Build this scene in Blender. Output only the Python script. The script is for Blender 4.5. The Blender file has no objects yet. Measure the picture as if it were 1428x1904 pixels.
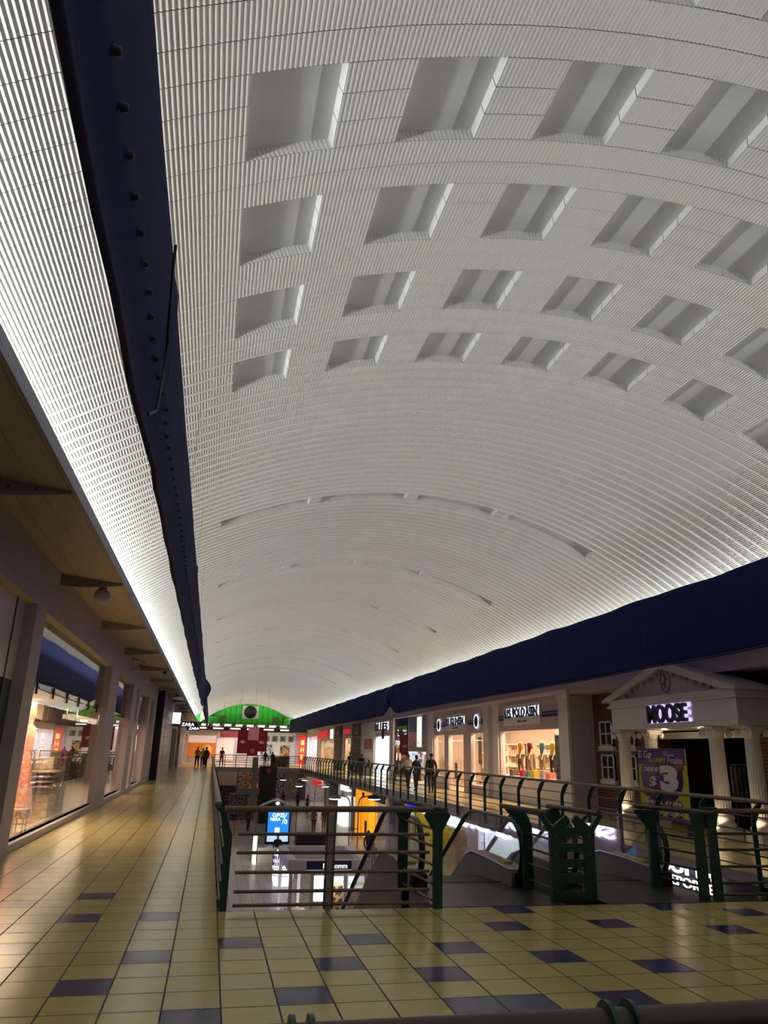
import bpy, bmesh, math, random
from math import sin, cos, pi, sqrt, radians
from mathutils import Vector, Matrix
random.seed(7)
SC = bpy.context.scene
COL = SC.collection
# ------------------------------------------------------------------ camera
def make_camera():
    f, p, y, r = 1372.1, .314054, .21225, .025177
    fw = Vector((sin(y)*cos(p), cos(y)*cos(p), sin(p)))
    rt0 = Vector((cos(y), -sin(y), 0)); up0 = rt0.cross(fw)
    rt = rt0*cos(r) + up0*sin(r); up = -rt0*sin(r) + up0*cos(r)
    cam = bpy.data.cameras.new('camera'); o = bpy.data.objects.new('camera', cam); COL.objects.link(o)
    cam.sensor_fit = 'VERTICAL'; cam.sensor_height = 36; cam.lens = f/1904*36
    cam.clip_start = .05; cam.clip_end = 300
    m = Matrix((( rt.x, up.x, -fw.x, 0), (rt.y, up.y, -fw.y, 0), (rt.z, up.z, -fw.z, 1.6), (0, 0, 0, 1)))
    o.matrix_world = m
    SC.camera = o
make_camera()
# ------------------------------------------------------------------ world, exposure, large lights
w = bpy.data.worlds.new('world'); SC.world = w; w.use_nodes = True
w.node_tree.nodes['Background'].inputs[0].default_value = (.30, .29, .42, 1)
w.node_tree.nodes['Background'].inputs[1].default_value = .02
SC.view_settings.view_transform = 'Standard'; SC.view_settings.look = 'None'
SC.view_settings.gamma = 1; SC.view_settings.use_curve_mapping = False
SC.view_settings.exposure = 0.0
def area(name, loc, target, sx, sy, power, col, spread=180):
    l = bpy.data.lights.new(name, 'AREA'); l.shape = 'RECTANGLE'; l.size = sx; l.size_y = sy
    l.energy = power; l.color = col; l.spread = radians(spread)
    o = bpy.data.objects.new(name, l); COL.objects.link(o); o.location = loc
    z = -(Vector(target)-Vector(loc)).normalized()         # local +Z away from target; local Y along mall
    yv = Vector((0, 1, 0)); yv = (yv - z*yv.dot(z))
    if yv.length < .01: yv = Vector((1, 0, 0))
    yv.normalize(); x = yv.cross(z)
    o.rotation_euler = Matrix((x, yv, z)).transposed().to_euler()
    return o
COVE = (.96, 1.0, .975)
# cove lighting hidden on top of the two soffits, washing the vault
area('cove_light_left', (-2.4, 41, 4.58), (0.9, 41, 6.6), .16, 101, 1900, COVE, 170)
area('cove_light_right', (10.6, 41, 4.58), (7.3, 41, 6.6), .16, 101, 1900, COVE, 170)

# ------------------------------------------------------------------ materials
M = {}
def lin(c):
    return tuple(((x/255)/12.92 if x/255 <= .04045 else ((x/255+.055)/1.055)**2.4) for x in c)
def mat(name, c, rough=.6, metal=0, emit=None, es=0, spec=.5, noise=0, nscale=8, bump=0):
    m = bpy.data.materials.new(name); m.use_nodes = True; nt = m.node_tree; b = nt.nodes['Principled BSDF']
    b.inputs['Base Color'].default_value = (*c, 1); b.inputs['Roughness'].default_value = rough
    b.inputs['Metallic'].default_value = metal; b.inputs['Specular IOR Level'].default_value = spec
    if emit: b.inputs['Emission Color'].default_value = (*emit, 1); b.inputs['Emission Strength'].default_value = es
    if noise or bump:
        tc = nt.nodes.new('ShaderNodeTexCoord'); n = nt.nodes.new('ShaderNodeTexNoise')
        n.inputs['Scale'].default_value = nscale; n.inputs['Detail'].default_value = 4
        nt.links.new(tc.outputs['Object'], n.inputs['Vector'])
        if noise:
            mr = nt.nodes.new('ShaderNodeMapRange'); mr.inputs[3].default_value = 1-noise; mr.inputs[4].default_value = 1+noise
            nt.links.new(n.outputs['Fac'], mr.inputs[0])
            vm = nt.nodes.new('ShaderNodeVectorMath'); vm.operation = 'SCALE'; vm.inputs[0].default_value = c
            nt.links.new(mr.outputs[0], vm.inputs['Scale']); nt.links.new(vm.outputs[0], b.inputs['Base Color'])
        if bump:
            bp = nt.nodes.new('ShaderNodeBump'); bp.inputs['Strength'].default_value = bump; bp.inputs['Distance'].default_value = .01
            nt.links.new(n.outputs['Fac'], bp.inputs['Height']); nt.links.new(bp.outputs[0], b.inputs['Normal'])
    M[name] = m; return m
def nd(nt, t, **k):
    n = nt.nodes.new(t)
    for a, v in k.items(): setattr(n, a, v)
    return n
def math_(nt, op, a, b=None):
    n = nt.nodes.new('ShaderNodeMath'); n.operation = op
    for i, v in enumerate((a, b)):
        if v is None: continue
        if isinstance(v, (int, float)): n.inputs[i].default_value = v
        else: nt.links.new(v, n.inputs[i])
    return n.outputs[0]

mat('navy_cloth', (.008, .014, .085), .85, spec=.15, noise=.15, nscale=3, bump=.15)
mat('navy_hem', (.008, .012, .07), .8)
mat('grommet', (.006, .008, .03), .5)
mat('wall_mauve', (.56, .49, .53), .7, noise=.05, nscale=2)
mat('wall_white', (.80, .77, .77), .6, noise=.04, nscale=3)
mat('trim_cream', (.60, .52, .42), .6)
mat('soffit_fascia', (.36, .35, .40), .5)
mat('pane', (.60, .60, .61), .42, noise=.05, nscale=1.5)
mat('green_paint', (.006, .050, .034), .42, noise=.2, nscale=20)
mat('green_clip', (.015, .075, .055), .4)
mat('rail_bronze', (.17, .135, .10), .38, metal=.55)
mat('rail_dark', (.085, .07, .055), .42, metal=.5)
mat('grey_metal', (.35, .35, .37), .35, metal=.8)
mat('steel_plate', (.10, .10, .105), .32, metal=.6, noise=.15, nscale=30)
mat('black_rubber', (.012, .012, .013), .3)
mat('black', (.008, .008, .009), .5)
mat('dark_grey', (.05, .05, .055), .5)
mat('mid_grey', (.18, .18, .19), .5)
mat('slab_edge', (.33, .30, .33), .6, noise=.05, nscale=3)
mat('slab_under', (.25, .23, .23), .7)
mat('foot_tan', (.30, .22, .10), .5)
mat('white_plaster', (.72, .68, .62), .5)
mat('white_paint', (.70, .68, .66), .4)
mat('window_glass_dark', (.02, .022, .025), .08)
mat('beige_floor', (.45, .36, .26), .3, noise=.08, nscale=3)
mat('shop_wall', (.45, .36, .30), .7)
mat('shop_white', (.75, .75, .78), .6)
mat('teal_wall', (.06, .11, .11), .35)
mat('cream_gloss', (.80, .68, .60), .3)
mat('stone_grey', (.33, .31, .32), .35, noise=.15, nscale=2)
mat('signal_green', (.03, .50, .05), .6)
mat('light_green', (.08, .62, .12), .55)
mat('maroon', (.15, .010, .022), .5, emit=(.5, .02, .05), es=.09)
mat('pink_print_glow', (.70, .42, .45), .5, emit=(.7, .4, .45), es=.15)  # faint self-glow stands in for light on the unlit prints
mat('red_lit', (.7, .01, .02), .5, emit=(1, .02, .04), es=.4)
mat('yellow_lit', (.9, .5, .05), .5, emit=(1, .55, .05), es=.9)
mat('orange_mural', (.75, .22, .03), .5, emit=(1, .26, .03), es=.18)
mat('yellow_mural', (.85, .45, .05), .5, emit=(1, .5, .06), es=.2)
mat('white_lit', (.9, .9, 1), .5, emit=(.92, .94, 1), es=1.5)
mat('soft_white_lit', (.9, .9, .85), .5, emit=(1, 1, .88), es=1.0)
mat('cyan_lit', (.5, .9, 1), .5, emit=(.45, .92, 1), es=3.0)
mat('blue_lit', (.02, .02, .9), .5, emit=(.01, .01, 1), es=2.5)
mat('skyblue_lit', (.05, .3, .95), .5, emit=(.03, .3, 1), es=2.0)
mat('screen_blue', (.02, .2, .7), .4, emit=(.02, .30, 1), es=.9)
mat('screen_light', (.5, .7, .9), .4, emit=(.55, .75, 1), es=.9)
mat('warm_lit', (1, .8, .5), .5, emit=(1, .72, .4), es=6)
mat('violet_lit', (.6, .5, 1), .5, emit=(.62, .50, 1), es=1.3)
mat('letter_violet', (.7, .68, 1), .5, emit=(.66, .66, 1), es=8)
mat('orange_wall', (.8, .28, .01), .5, emit=(1, .36, .01), es=.85)
mat('lime_lit', (.75, .7, .1), .5, emit=(1, .85, .12), es=1.5)
mat('poster_yellow', (.42, .42, .008), .45)
mat('poster_purple', (.055, .012, .13), .45)
mat('poster_rust', (.30, .05, .02), .5)
mat('poster_white', (.62, .58, .62), .5)
mat('navy_print', (.015, .03, .10), .5)
mat('silver', (.6, .6, .62), .25, metal=.9)
mat('terracotta', (.28, .12, .07), .5)
mat('chalk_black', (.02, .025, .03), .6)
mat('chalk', (.25, .28, .30), .6)
mat('skin_brown', (.22, .11, .07), .55)
mat('skin_light', (.42, .26, .18), .55)
mat('hair_black', (.012, .010, .009), .5)
for n, c in dict(cl_black=(.012, .012, .015), cl_navy=(.012, .02, .06), cl_white=(.5, .47, .43), cl_grey=(.12, .12, .13), cl_red=(.35, .02, .03),
                 cl_blue=(.02, .04, .30), cl_yellow=(.55, .42, .02), cl_denim=(.03, .045, .10), cl_orange=(.75, .17, .02), cl_maroon=(.18, .01, .03),
                 cl_teal=(.06, .22, .24), cl_khaki=(.28, .20, .12), cl_coral=(.75, .25, .17), cl_gold=(.65, .38, .08), cl_lilac=(.30, .26, .40),
                 cl_pink=(.6, .2, .25), cl_brown=(.12, .06, .04), cl_cream=(.62, .50, .36), leaf=(.05, .10, .03), plastic_red=(.5, .01, .02)).items():
    mat(n, c, .7)
# glass: clear pane that reflects by Fresnel
def glass(name, tint, ior=1.5, rough=0.0):
    m = bpy.data.materials.new(name); m.use_nodes = True; nt = m.node_tree; nt.nodes.clear()
    o = nd(nt, 'ShaderNodeOutputMaterial'); mx = nd(nt, 'ShaderNodeMixShader'); lw = nd(nt, 'ShaderNodeLayerWeight'); lw.inputs['Blend'].default_value = .5
    f0 = 1.4*((ior-1)/(ior+1))**2; fac = math_(nt, 'ADD', math_(nt, 'MULTIPLY', math_(nt, 'POWER', lw.outputs['Facing'], 5.0), .85-f0), f0)
    t = nd(nt, 'ShaderNodeBsdfTransparent'); t.inputs[0].default_value = (*tint, 1)
    g = nd(nt, 'ShaderNodeBsdfGlossy'); g.inputs['Roughness'].default_value = rough; g.inputs[0].default_value = (1, 1, 1, 1)
    nt.links.new(fac, mx.inputs[0]); nt.links.new(t.outputs[0], mx.inputs[1]); nt.links.new(g.outputs[0], mx.inputs[2]); nt.links.new(mx.outputs[0], o.inputs[0])
    M[name] = m
glass('glass', (.93, .95, .94), 1.7)
glass('glass_upper', (.30, .30, .32), 1.9)
glass('glass_rail', (.90, .92, .91), 1.75)

# corrugated vault panels: ribs run along the mall, UV = (arc metres, mall metres)
def vault_mat():
    m = mat('vault_panel', (.66, .652, .62), .42); nt = m.node_tree; b = nt.nodes['Principled BSDF']
    uv = nd(nt, 'ShaderNodeUVMap'); sp = nd(nt, 'ShaderNodeSeparateXYZ'); nt.links.new(uv.outputs[0], sp.inputs[0])
    s = math_(nt, 'SINE', math_(nt, 'MULTIPLY', sp.outputs[0], 2*pi/.040))
    s = math_(nt, 'MULTIPLY', math_(nt, 'ADD', s, 1.0), .5)
    # seam every panel
    fr = math_(nt, 'FRACT', math_(nt, 'DIVIDE', sp.outputs[1], .284))
    d = math_(nt, 'ABSOLUTE', math_(nt, 'SUBTRACT', fr, .5))
    seam = math_(nt, 'LESS_THAN', fr, .88)
    n = nd(nt, 'ShaderNodeTexNoise'); n.inputs['Scale'].default_value = .6; n.inputs['Detail'].default_value = 5
    tc = nd(nt, 'ShaderNodeTexCoord'); nt.links.new(tc.outputs['Object'], n.inputs['Vector'])
    # per panel tone
    fl = math_(nt, 'FLOOR', math_(nt, 'DIVIDE', sp.outputs[1], .284))
    wn = nd(nt, 'ShaderNodeTexWhiteNoise', noise_dimensions='1D'); nt.links.new(fl, wn.inputs['W'])
    tone = math_(nt, 'ADD', math_(nt, 'MULTIPLY', n.outputs['Fac'], .10), math_(nt, 'ADD', math_(nt, 'MULTIPLY', wn.outputs['Value'], .05), .90))
    vm = nd(nt, 'ShaderNodeVectorMath', operation='SCALE'); vm.inputs[0].default_value = (.66, .652, .62)
    nt.links.new(tone, vm.inputs['Scale']); nt.links.new(vm.outputs[0], b.inputs['Base Color'])
    bp = nd(nt, 'ShaderNodeBump'); bp.inputs['Strength'].default_value = .6; bp.inputs['Distance'].default_value = .010
    nt.links.new(math_(nt, 'MULTIPLY', s, seam), bp.inputs['Height']); nt.links.new(bp.outputs[0], b.inputs['Normal'])
vault_mat()
mat('vault_near', (.70, .692, .66), .42, noise=.05, nscale=.8)
mat('panel_joint_shade', (.06, .06, .058), .8)
mat('recess_white', (.78, .79, .77), .4)

# ceramic floor tiles: grout from object position, grid .3715 x .377
def tile_mat(name, c, rough, px=.3715, py=.377, x0=-.1583, y0=8.252, grout=(.018, .015, .012), spec=.5, gw=.017, var=.10):
    m = mat(name, c, rough, spec=spec); nt = m.node_tree; b = nt.nodes['Principled BSDF']
    tc = nd(nt, 'ShaderNodeTexCoord'); sp = nd(nt, 'ShaderNodeSeparateXYZ'); nt.links.new(tc.outputs['Object'], sp.inputs[0])
    u = math_(nt, 'DIVIDE', math_(nt, 'SUBTRACT', sp.outputs[0], x0), px); v = math_(nt, 'DIVIDE', math_(nt, 'SUBTRACT', sp.outputs[1], y0), py)
    du = math_(nt, 'ABSOLUTE', math_(nt, 'SUBTRACT', math_(nt, 'FRACT', u), .5)); dv = math_(nt, 'ABSOLUTE', math_(nt, 'SUBTRACT', math_(nt, 'FRACT', v), .5))
    g = math_(nt, 'GREATER_THAN', math_(nt, 'MAXIMUM', du, dv), .5-gw)
    cx = nd(nt, 'ShaderNodeCombineXYZ'); nt.links.new(math_(nt, 'FLOOR', u), cx.inputs[0]); nt.links.new(math_(nt, 'FLOOR', v), cx.inputs[1])
    wn = nd(nt, 'ShaderNodeTexWhiteNoise', noise_dimensions='3D'); nt.links.new(cx.outputs[0], wn.inputs['Vector'])
    n = nd(nt, 'ShaderNodeTexNoise'); n.inputs['Scale'].default_value = 3; n.inputs['Detail'].default_value = 6; nt.links.new(tc.outputs['Object'], n.inputs['Vector'])
    t = math_(nt, 'ADD', math_(nt, 'MULTIPLY', wn.outputs['Value'], var), math_(nt, 'ADD', math_(nt, 'MULTIPLY', n.outputs['Fac'], .16), .87-var/2+.05))
    vm = nd(nt, 'ShaderNodeVectorMath', operation='SCALE'); vm.inputs[0].default_value = c; nt.links.new(t, vm.inputs['Scale'])
    mx = nd(nt, 'ShaderNodeMix', data_type='RGBA'); nt.links.new(g, mx.inputs[0]); nt.links.new(vm.outputs[0], mx.inputs[6]); mx.inputs[7].default_value = (*grout, 1)
    nt.links.new(mx.outputs[2], b.inputs['Base Color'])
    r = math_(nt, 'ADD', math_(nt, 'MULTIPLY', n.outputs['Fac'], .10), math_(nt, 'ADD', math_(nt, 'MULTIPLY', g, .4), rough-.05)); nt.links.new(r, b.inputs['Roughness'])
    bp = nd(nt, 'ShaderNodeBump'); bp.inputs['Strength'].default_value = .5; bp.inputs['Distance'].default_value = .003; bp.invert = True
    nt.links.new(g, bp.inputs['Height']); nt.links.new(bp.outputs[0], b.inputs['Normal'])
tile_mat('tile_yellow', (.60, .485, .185), .20)
tile_mat('tile_blue', (.038, .042, .13), .20)
tile_mat('tile_lower', (.34, .31, .30), .30, px=.45, py=.45, grout=(.12, .11, .10))
def plank_mat():
    m = mat('soffit_board', (.47, .41, .345), .45); nt = m.node_tree; b = nt.nodes['Principled BSDF']
    tc = nd(nt, 'ShaderNodeTexCoord'); sp = nd(nt, 'ShaderNodeSeparateXYZ'); nt.links.new(tc.outputs['Object'], sp.inputs[0])
    fr = math_(nt, 'FRACT', math_(nt, 'DIVIDE', sp.outputs[0], .37)); g = math_(nt, 'LESS_THAN', fr, .035)
    mp = nd(nt, 'ShaderNodeMapping'); mp.inputs['Scale'].default_value = (6, .5, 6); nt.links.new(tc.outputs['Object'], mp.inputs[0])
    n = nd(nt, 'ShaderNodeTexNoise'); n.inputs['Scale'].default_value = 2; nt.links.new(mp.outputs[0], n.inputs['Vector'])
    t = math_(nt, 'MULTIPLY', math_(nt, 'ADD', math_(nt, 'MULTIPLY', n.outputs['Fac'], .5), .75), math_(nt, 'SUBTRACT', 1.0, math_(nt, 'MULTIPLY', g, .5)))
    vm = nd(nt, 'ShaderNodeVectorMath', operation='SCALE'); vm.inputs[0].default_value = (.47, .41, .345); nt.links.new(t, vm.inputs['Scale']); nt.links.new(vm.outputs[0], b.inputs['Base Color'])
plank_mat()
def brick_mat():
    m = mat('brick', (.2, .05, .03), .8); nt = m.node_tree; b = nt.nodes['Principled BSDF']
    tc = nd(nt, 'ShaderNodeTexCoord'); sp = nd(nt, 'ShaderNodeSeparateXYZ'); nt.links.new(tc.outputs['Object'], sp.inputs[0])
    cx = nd(nt, 'ShaderNodeCombineXYZ'); nt.links.new(math_(nt, 'ADD', sp.outputs[1], sp.outputs[0]), cx.inputs[0]); nt.links.new(sp.outputs[2], cx.inputs[1])
    br = nd(nt, 'ShaderNodeTexBrick'); nt.links.new(cx.outputs[0], br.inputs[0])
    br.inputs['Color1'].default_value = (.15, .040, .024, 1); br.inputs['Color2'].default_value = (.09, .026, .018, 1); br.inputs['Mortar'].default_value = (.20, .16, .14, 1)
    br.inputs['Scale'].default_value = 1; br.inputs['Brick Width'].default_value = .22; br.inputs['Row Height'].default_value = .075; br.inputs['Mortar Size'].default_value = .010
    nt.links.new(br.outputs[0], b.inputs['Base Color'])
brick_mat()
def stripes_mat(name, c1, c2, scale, axis=1):
    m = mat(name, c1, .6); nt = m.node_tree; b = nt.nodes['Principled BSDF']
    tc = nd(nt, 'ShaderNodeTexCoord'); sp = nd(nt, 'ShaderNodeSeparateXYZ'); nt.links.new(tc.outputs['Object'], sp.inputs[0])
    g = math_(nt, 'LESS_THAN', math_(nt, 'FRACT', math_(nt, 'MULTIPLY', sp.outputs[axis], scale)), .15)
    mx = nd(nt, 'ShaderNodeMix', data_type='RGBA'); nt.links.new(g, mx.inputs[0]); mx.inputs[6].default_value = (*c1, 1); mx.inputs[7].default_value = (*c2, 1)
    nt.links.new(mx.outputs[2], b.inputs['Base Color'])
stripes_mat('green_siding', (.05, .75, .08), (.03, .45, .05), 1.6, 0)
def checker_mat(name, c1, c2, s):
    m = mat(name, c1, .6); nt = m.node_tree; b = nt.nodes['Principled BSDF']; tc = nd(nt, 'ShaderNodeTexCoord')
    mp = nd(nt, 'ShaderNodeMapping'); mp.inputs['Rotation'].default_value = (radians(45), 0, 0); nt.links.new(tc.outputs['Object'], mp.inputs[0])
    ck = nd(nt, 'ShaderNodeTexChecker'); ck.inputs['Scale'].default_value = s; ck.inputs[1].default_value = (*c1, 1); ck.inputs[2].default_value = (*c2, 1)
    nt.links.new(mp.outputs[0], ck.inputs[0]); nt.links.new(ck.outputs[0], b.inputs['Base Color'])
checker_mat('checker_gold', (.70, .40, .10), (.75, .62, .42), 7)
def floral_mat(name, c1, c2, s, th=.5):
    m = mat(name, c1, .7); nt = m.node_tree; b = nt.nodes['Principled BSDF']; tc = nd(nt, 'ShaderNodeTexCoord')
    v = nd(nt, 'ShaderNodeTexNoise'); v.inputs['Scale'].default_value = s; nt.links.new(tc.outputs['Object'], v.inputs['Vector'])
    g = math_(nt, 'GREATER_THAN', v.outputs['Fac'], th)
    mx = nd(nt, 'ShaderNodeMix', data_type='RGBA'); nt.links.new(g, mx.inputs[0]); mx.inputs[6].default_value = (*c1, 1); mx.inputs[7].default_value = (*c2, 1)
    nt.links.new(mx.outputs[2], b.inputs['Base Color'])
floral_mat('floral', (.62, .50, .38), (.30, .13, .09), 16)
floral_mat('floral_gold', (.66, .45, .20), (.72, .58, .42), 14)
floral_mat('coral_print', (.75, .27, .18), (.80, .50, .38), 12, .55)
floral_mat('merch_warm', (.60, .36, .16), (.10, .05, .03), 5, .52)
floral_mat('merch_cool', (.55, .55, .62), (.06, .06, .10), 5, .52)
floral_mat('merch_dark', (.09, .05, .04), (.30, .26, .22), 7, .56)

# ------------------------------------------------------------------ geometry helpers
class MB:
    def __init__(s): s.v = []; s.f = []; s.m = []; s.sm = []
    def add(s, vs, fs, mi=0, smooth=False):
        o = len(s.v); s.v += [tuple(v) for v in vs]
        for f in fs: s.f.append(tuple(i+o for i in f)); s.m.append(mi); s.sm.append(smooth)
        return s
    def box(s, a, b, mi=0):
        x0, y0, z0 = [min(a[i], b[i]) for i in range(3)]; x1, y1, z1 = [max(a[i], b[i]) for i in range(3)]
        return s.add([(x0,y0,z0),(x1,y0,z0),(x1,y1,z0),(x0,y1,z0),(x0,y0,z1),(x1,y0,z1),(x1,y1,z1),(x0,y1,z1)],
                     [(0,3,2,1),(4,5,6,7),(0,1,5,4),(1,2,6,5),(2,3,7,6),(3,0,4,7)], mi)
    def quad(s, *p, mi=0): return s.add(p, [tuple(range(len(p)))], mi)
    def tube(s, pts, r, n=12, mi=0, cap=True):
        pts = [Vector(p) for p in pts]; rs = r if isinstance(r, (list, tuple)) else [r]*len(pts); rings = []
        for i, p in enumerate(pts):
            d = (pts[min(i+1, len(pts)-1)]-pts[max(i-1, 0)]).normalized()
            u = d.cross(Vector((0, 0, 1)));
            if u.length < .05: u = d.cross(Vector((0, 1, 0)))
            u.normalize(); v = d.cross(u)
            rings.append([p+(u*cos(2*pi*k/n)+v*sin(2*pi*k/n))*rs[i] for k in range(n)])
        vs = [q for r_ in rings for q in r_]
        fs = [(i*n+k, i*n+(k+1) % n, (i+1)*n+(k+1) % n, (i+1)*n+k) for i in range(len(pts)-1) for k in range(n)]
        s.add(vs, fs, mi, True)
        if cap:
            s.add(rings[0], [tuple(range(n))], mi); s.add(rings[-1], [tuple(range(n-1, -1, -1))], mi)
        return s
    def lathe(s, prof, c, n=24, mi=0, axis='Z', smooth=True):
        cx, cy, cz = c; vs = []
        for r, h in prof:
            for k in range(n):
                a = 2*pi*k/n; p = (r*cos(a), r*sin(a), h)
                if axis == 'X': p = (p[2], p[0], p[1])
                if axis == 'Y': p = (p[0], p[2], p[1])
                vs.append((cx+p[0], cy+p[1], cz+p[2]))
        L = len(prof)
        fs = [(i*n+k, i*n+(k+1) % n, (i+1)*n+(k+1) % n, (i+1)*n+k) for i in range(L-1) for k in range(n)]
        s.add(vs, fs, mi, smooth); return s
    def prism(s, poly, d, mi=0, smooth=False):   # poly = list of 3d points, d = extrude vector
        n = len(poly); d = Vector(d); P = [Vector(p) for p in poly]
        s.add(P+[p+d for p in P], [tuple(range(n-1, -1, -1)), tuple(range(n, 2*n))]+[(i, (i+1) % n, n+(i+1) % n, n+i) for i in range(n)], mi); return s
    def build(s, name, mats, parent=None, uv=None, bevel=0):
        me = bpy.data.meshes.new(name); me.from_pydata(s.v, [], s.f)
        for m in (mats if isinstance(mats, (list, tuple)) else [mats]): me.materials.append(M[m])
        me.polygons.foreach_set('material_index', s.m); me.polygons.foreach_set('use_smooth', s.sm)
        if uv:
            l = me.uv_layers.new(name='UVMap'); dat = []
            for lp in me.loops: dat += uv[lp.vertex_index]
            l.data.foreach_set('uv', dat)
        me.update(); o = bpy.data.objects.new(name, me); COL.objects.link(o)
        if not uv:
            bm = bmesh.new(); bm.from_mesh(me); bmesh.ops.recalc_face_normals(bm, faces=bm.faces); bm.to_mesh(me); bm.free()
        if parent: o.parent = parent; o.matrix_parent_inverse = parent.matrix_world.inverted() if False else Matrix.Translation(-parent.location)
        if bevel:
            b = o.modifiers.new('bevel', 'BEVEL'); b.width = bevel; b.segments = 2; b.limit_method = 'ANGLE'
        return o
def tag(o, label=None, cat=None, group=None, kind=None):
    if label: o['label'] = label
    if cat: o['category'] = cat
    if group: o['group'] = group
    if kind: o['kind'] = kind
    return o
def thing(name, label, cat, loc, group=None):
    o = bpy.data.objects.new(name, None); COL.objects.link(o); o.location = loc; o.empty_display_size = .2
    return tag(o, label, cat, group)
def struct(mb, name, mats, uv=None): return tag(mb.build(name, mats, uv=uv), kind='structure')
_tx = {}
def text(name, s, m, org, ex, ey, w, h, depth, parent=None, bold=0):
    """lettering fitted to a w x h box; org = lower left corner, ex/ey unit vectors"""
    cu = bpy.data.curves.new('t', 'FONT'); cu.body = s; cu.size = 1; cu.extrude = 0; cu.offset = bold
    ob = bpy.data.objects.new('t', cu); COL.objects.link(ob); dg = bpy.context.evaluated_depsgraph_get(); dg.update()
    me = bpy.data.meshes.new_from_object(ob.evaluated_get(dg)); COL.objects.unlink(ob); bpy.data.objects.remove(ob); bpy.data.curves.remove(cu)
    xs = [v.co.x for v in me.vertices]; ys = [v.co.y for v in me.vertices]; x0, x1, y0, y1 = min(xs), max(xs), min(ys), max(ys)
    bm = bmesh.new(); bm.from_mesh(me)
    r = bmesh.ops.extrude_face_region(bm, geom=bm.faces[:]); ext = [g for g in r['geom'] if isinstance(g, bmesh.types.BMVert)]
    for v in ext: v.co.z = 1
    ex, ey = Vector(ex), Vector(ey); ez = ex.cross(ey); org = Vector(org)
    for v in bm.verts: v.co = org + ex*((v.co.x-x0)/(x1-x0)*w) + ey*((v.co.y-y0)/(y1-y0)*h) + ez*(v.co.z*depth)
    bmesh.ops.recalc_face_normals(bm, faces=bm.faces); bm.to_mesh(me); bm.free()
    me.name = name; me.materials.clear(); me.materials.append(M[m]); me.polygons.foreach_set('use_smooth', [False]*len(me.polygons)); o = bpy.data.objects.new(name, me); COL.objects.link(o)
    if parent: o.parent = parent; o.matrix_parent_inverse = Matrix.Translation(-parent.location)
    return o
RX = ((0, -1, 0), (0, 0, 1))      # lettering on the right-hand wall, facing -X
LX = ((0, 1, 0), (0, 0, 1))       # lettering on the left-hand wall, facing +X
FY = ((1, 0, 0), (0, 0, 1))       # lettering facing the camera side (-Y)
def wall_x(name, x, yr, zr, ops, depth, mats, side, kind=True):
    """wall in plane X = x with rectangular openings (y0,y1,z0,z1) and reveals; side = +1 if the room lies at +X"""
    ys = sorted({yr[0], yr[1], *[c for o in ops for c in o[:2]]}); zs = sorted({zr[0], zr[1], *[c for o in ops for c in o[2:4]]}); mb = MB()
    for a, b in zip(ys, ys[1:]):
        for c, d in zip(zs, zs[1:]):
            my, mz = (a+b)/2, (c+d)/2
            if my < yr[0] or my > yr[1] or mz < zr[0] or mz > zr[1]: continue
            if any(o[0] < my < o[1] and o[2] < mz < o[3] for o in ops): continue
            mb.quad((x, a, c), (x, b, c), (x, b, d), (x, a, d))
    for y0, y1, z0, z1 in [o[:4] for o in ops if len(o) == 4]:
        X = x-side*depth; mb.quad((x, y0, z0), (X, y0, z0), (X, y0, z1), (x, y0, z1)).quad((x, y1, z0), (X, y1, z0), (X, y1, z1), (x, y1, z1))
        mb.quad((x, y0, z1), (x, y1, z1), (X, y1, z1), (X, y0, z1), mi=1 if isinstance(mats, (list, tuple)) and len(mats) > 1 else 0)
        if z0 > zr[0]: mb.quad((x, y0, z0), (x, y1, z0), (X, y1, z0), (X, y0, z0))
    return struct(mb, name, mats)
def room(name, x0, x1, y0, y1, z0, z1, mats, open_side):
    """shop interior behind an opening; open_side '+x' or '-x' or '-y'; mats = wall, floor"""
    zf = z0+.003; mb = MB(); mb.quad((x0,y0,zf),(x1,y0,zf),(x1,y1,zf),(x0,y1,zf), mi=1).quad((x0,y0,z1),(x1,y0,z1),(x1,y1,z1),(x0,y1,z1))
    if open_side != '-y': mb.quad((x0,y0,z0),(x1,y0,z0),(x1,y0,z1),(x0,y0,z1))
    mb.quad((x0,y1,z0),(x1,y1,z0),(x1,y1,z1),(x0,y1,z1))
    if open_side != '-x': mb.quad((x0,y0,z0),(x0,y1,z0),(x0,y1,z1),(x0,y0,z1))
    if open_side != '+x': mb.quad((x1,y0,z0),(x1,y1,z0),(x1,y1,z1),(x1,y0,z1))
    return struct(mb, name, mats)
# ================================================================== VAULT
XC, ZA, A = 4.1, 7.2, .0551
XL, XR, YE = -2.85, 11.05, 92.0
def vz(x): return ZA-A*(x-XC)**2
def arc(x):
    t = 2*A*(x-XC); return (t*sqrt(1+t*t)+math.asinh(t))/(4*A)
def xat(s):
    x = XC+s
    for _ in range(12): x -= (arc(x)-s)/sqrt(1+(2*A*(x-XC))**2)
    return x
def nrm(x):
    n = Vector((2*A*(x-XC), 0, 1)); return n.normalized()
P0 = .284
y_seam0 = 3.917                     # a band seam; near openings lie 1..4 panels beyond each
S0, S1 = arc(-.15), arc(8.38)
wo = .765; gap = ((S1-S0)-7*wo)/6
near_open = [(S0+i*(wo+gap), S0+i*(wo+gap)+wo) for i in range(7)]
far_open = [(arc(-.22), arc(1.66)), (arc(1.9), arc(3.88)), (arc(4.14), arc(6.02)), (arc(6.34), arc(8.42))]
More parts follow.
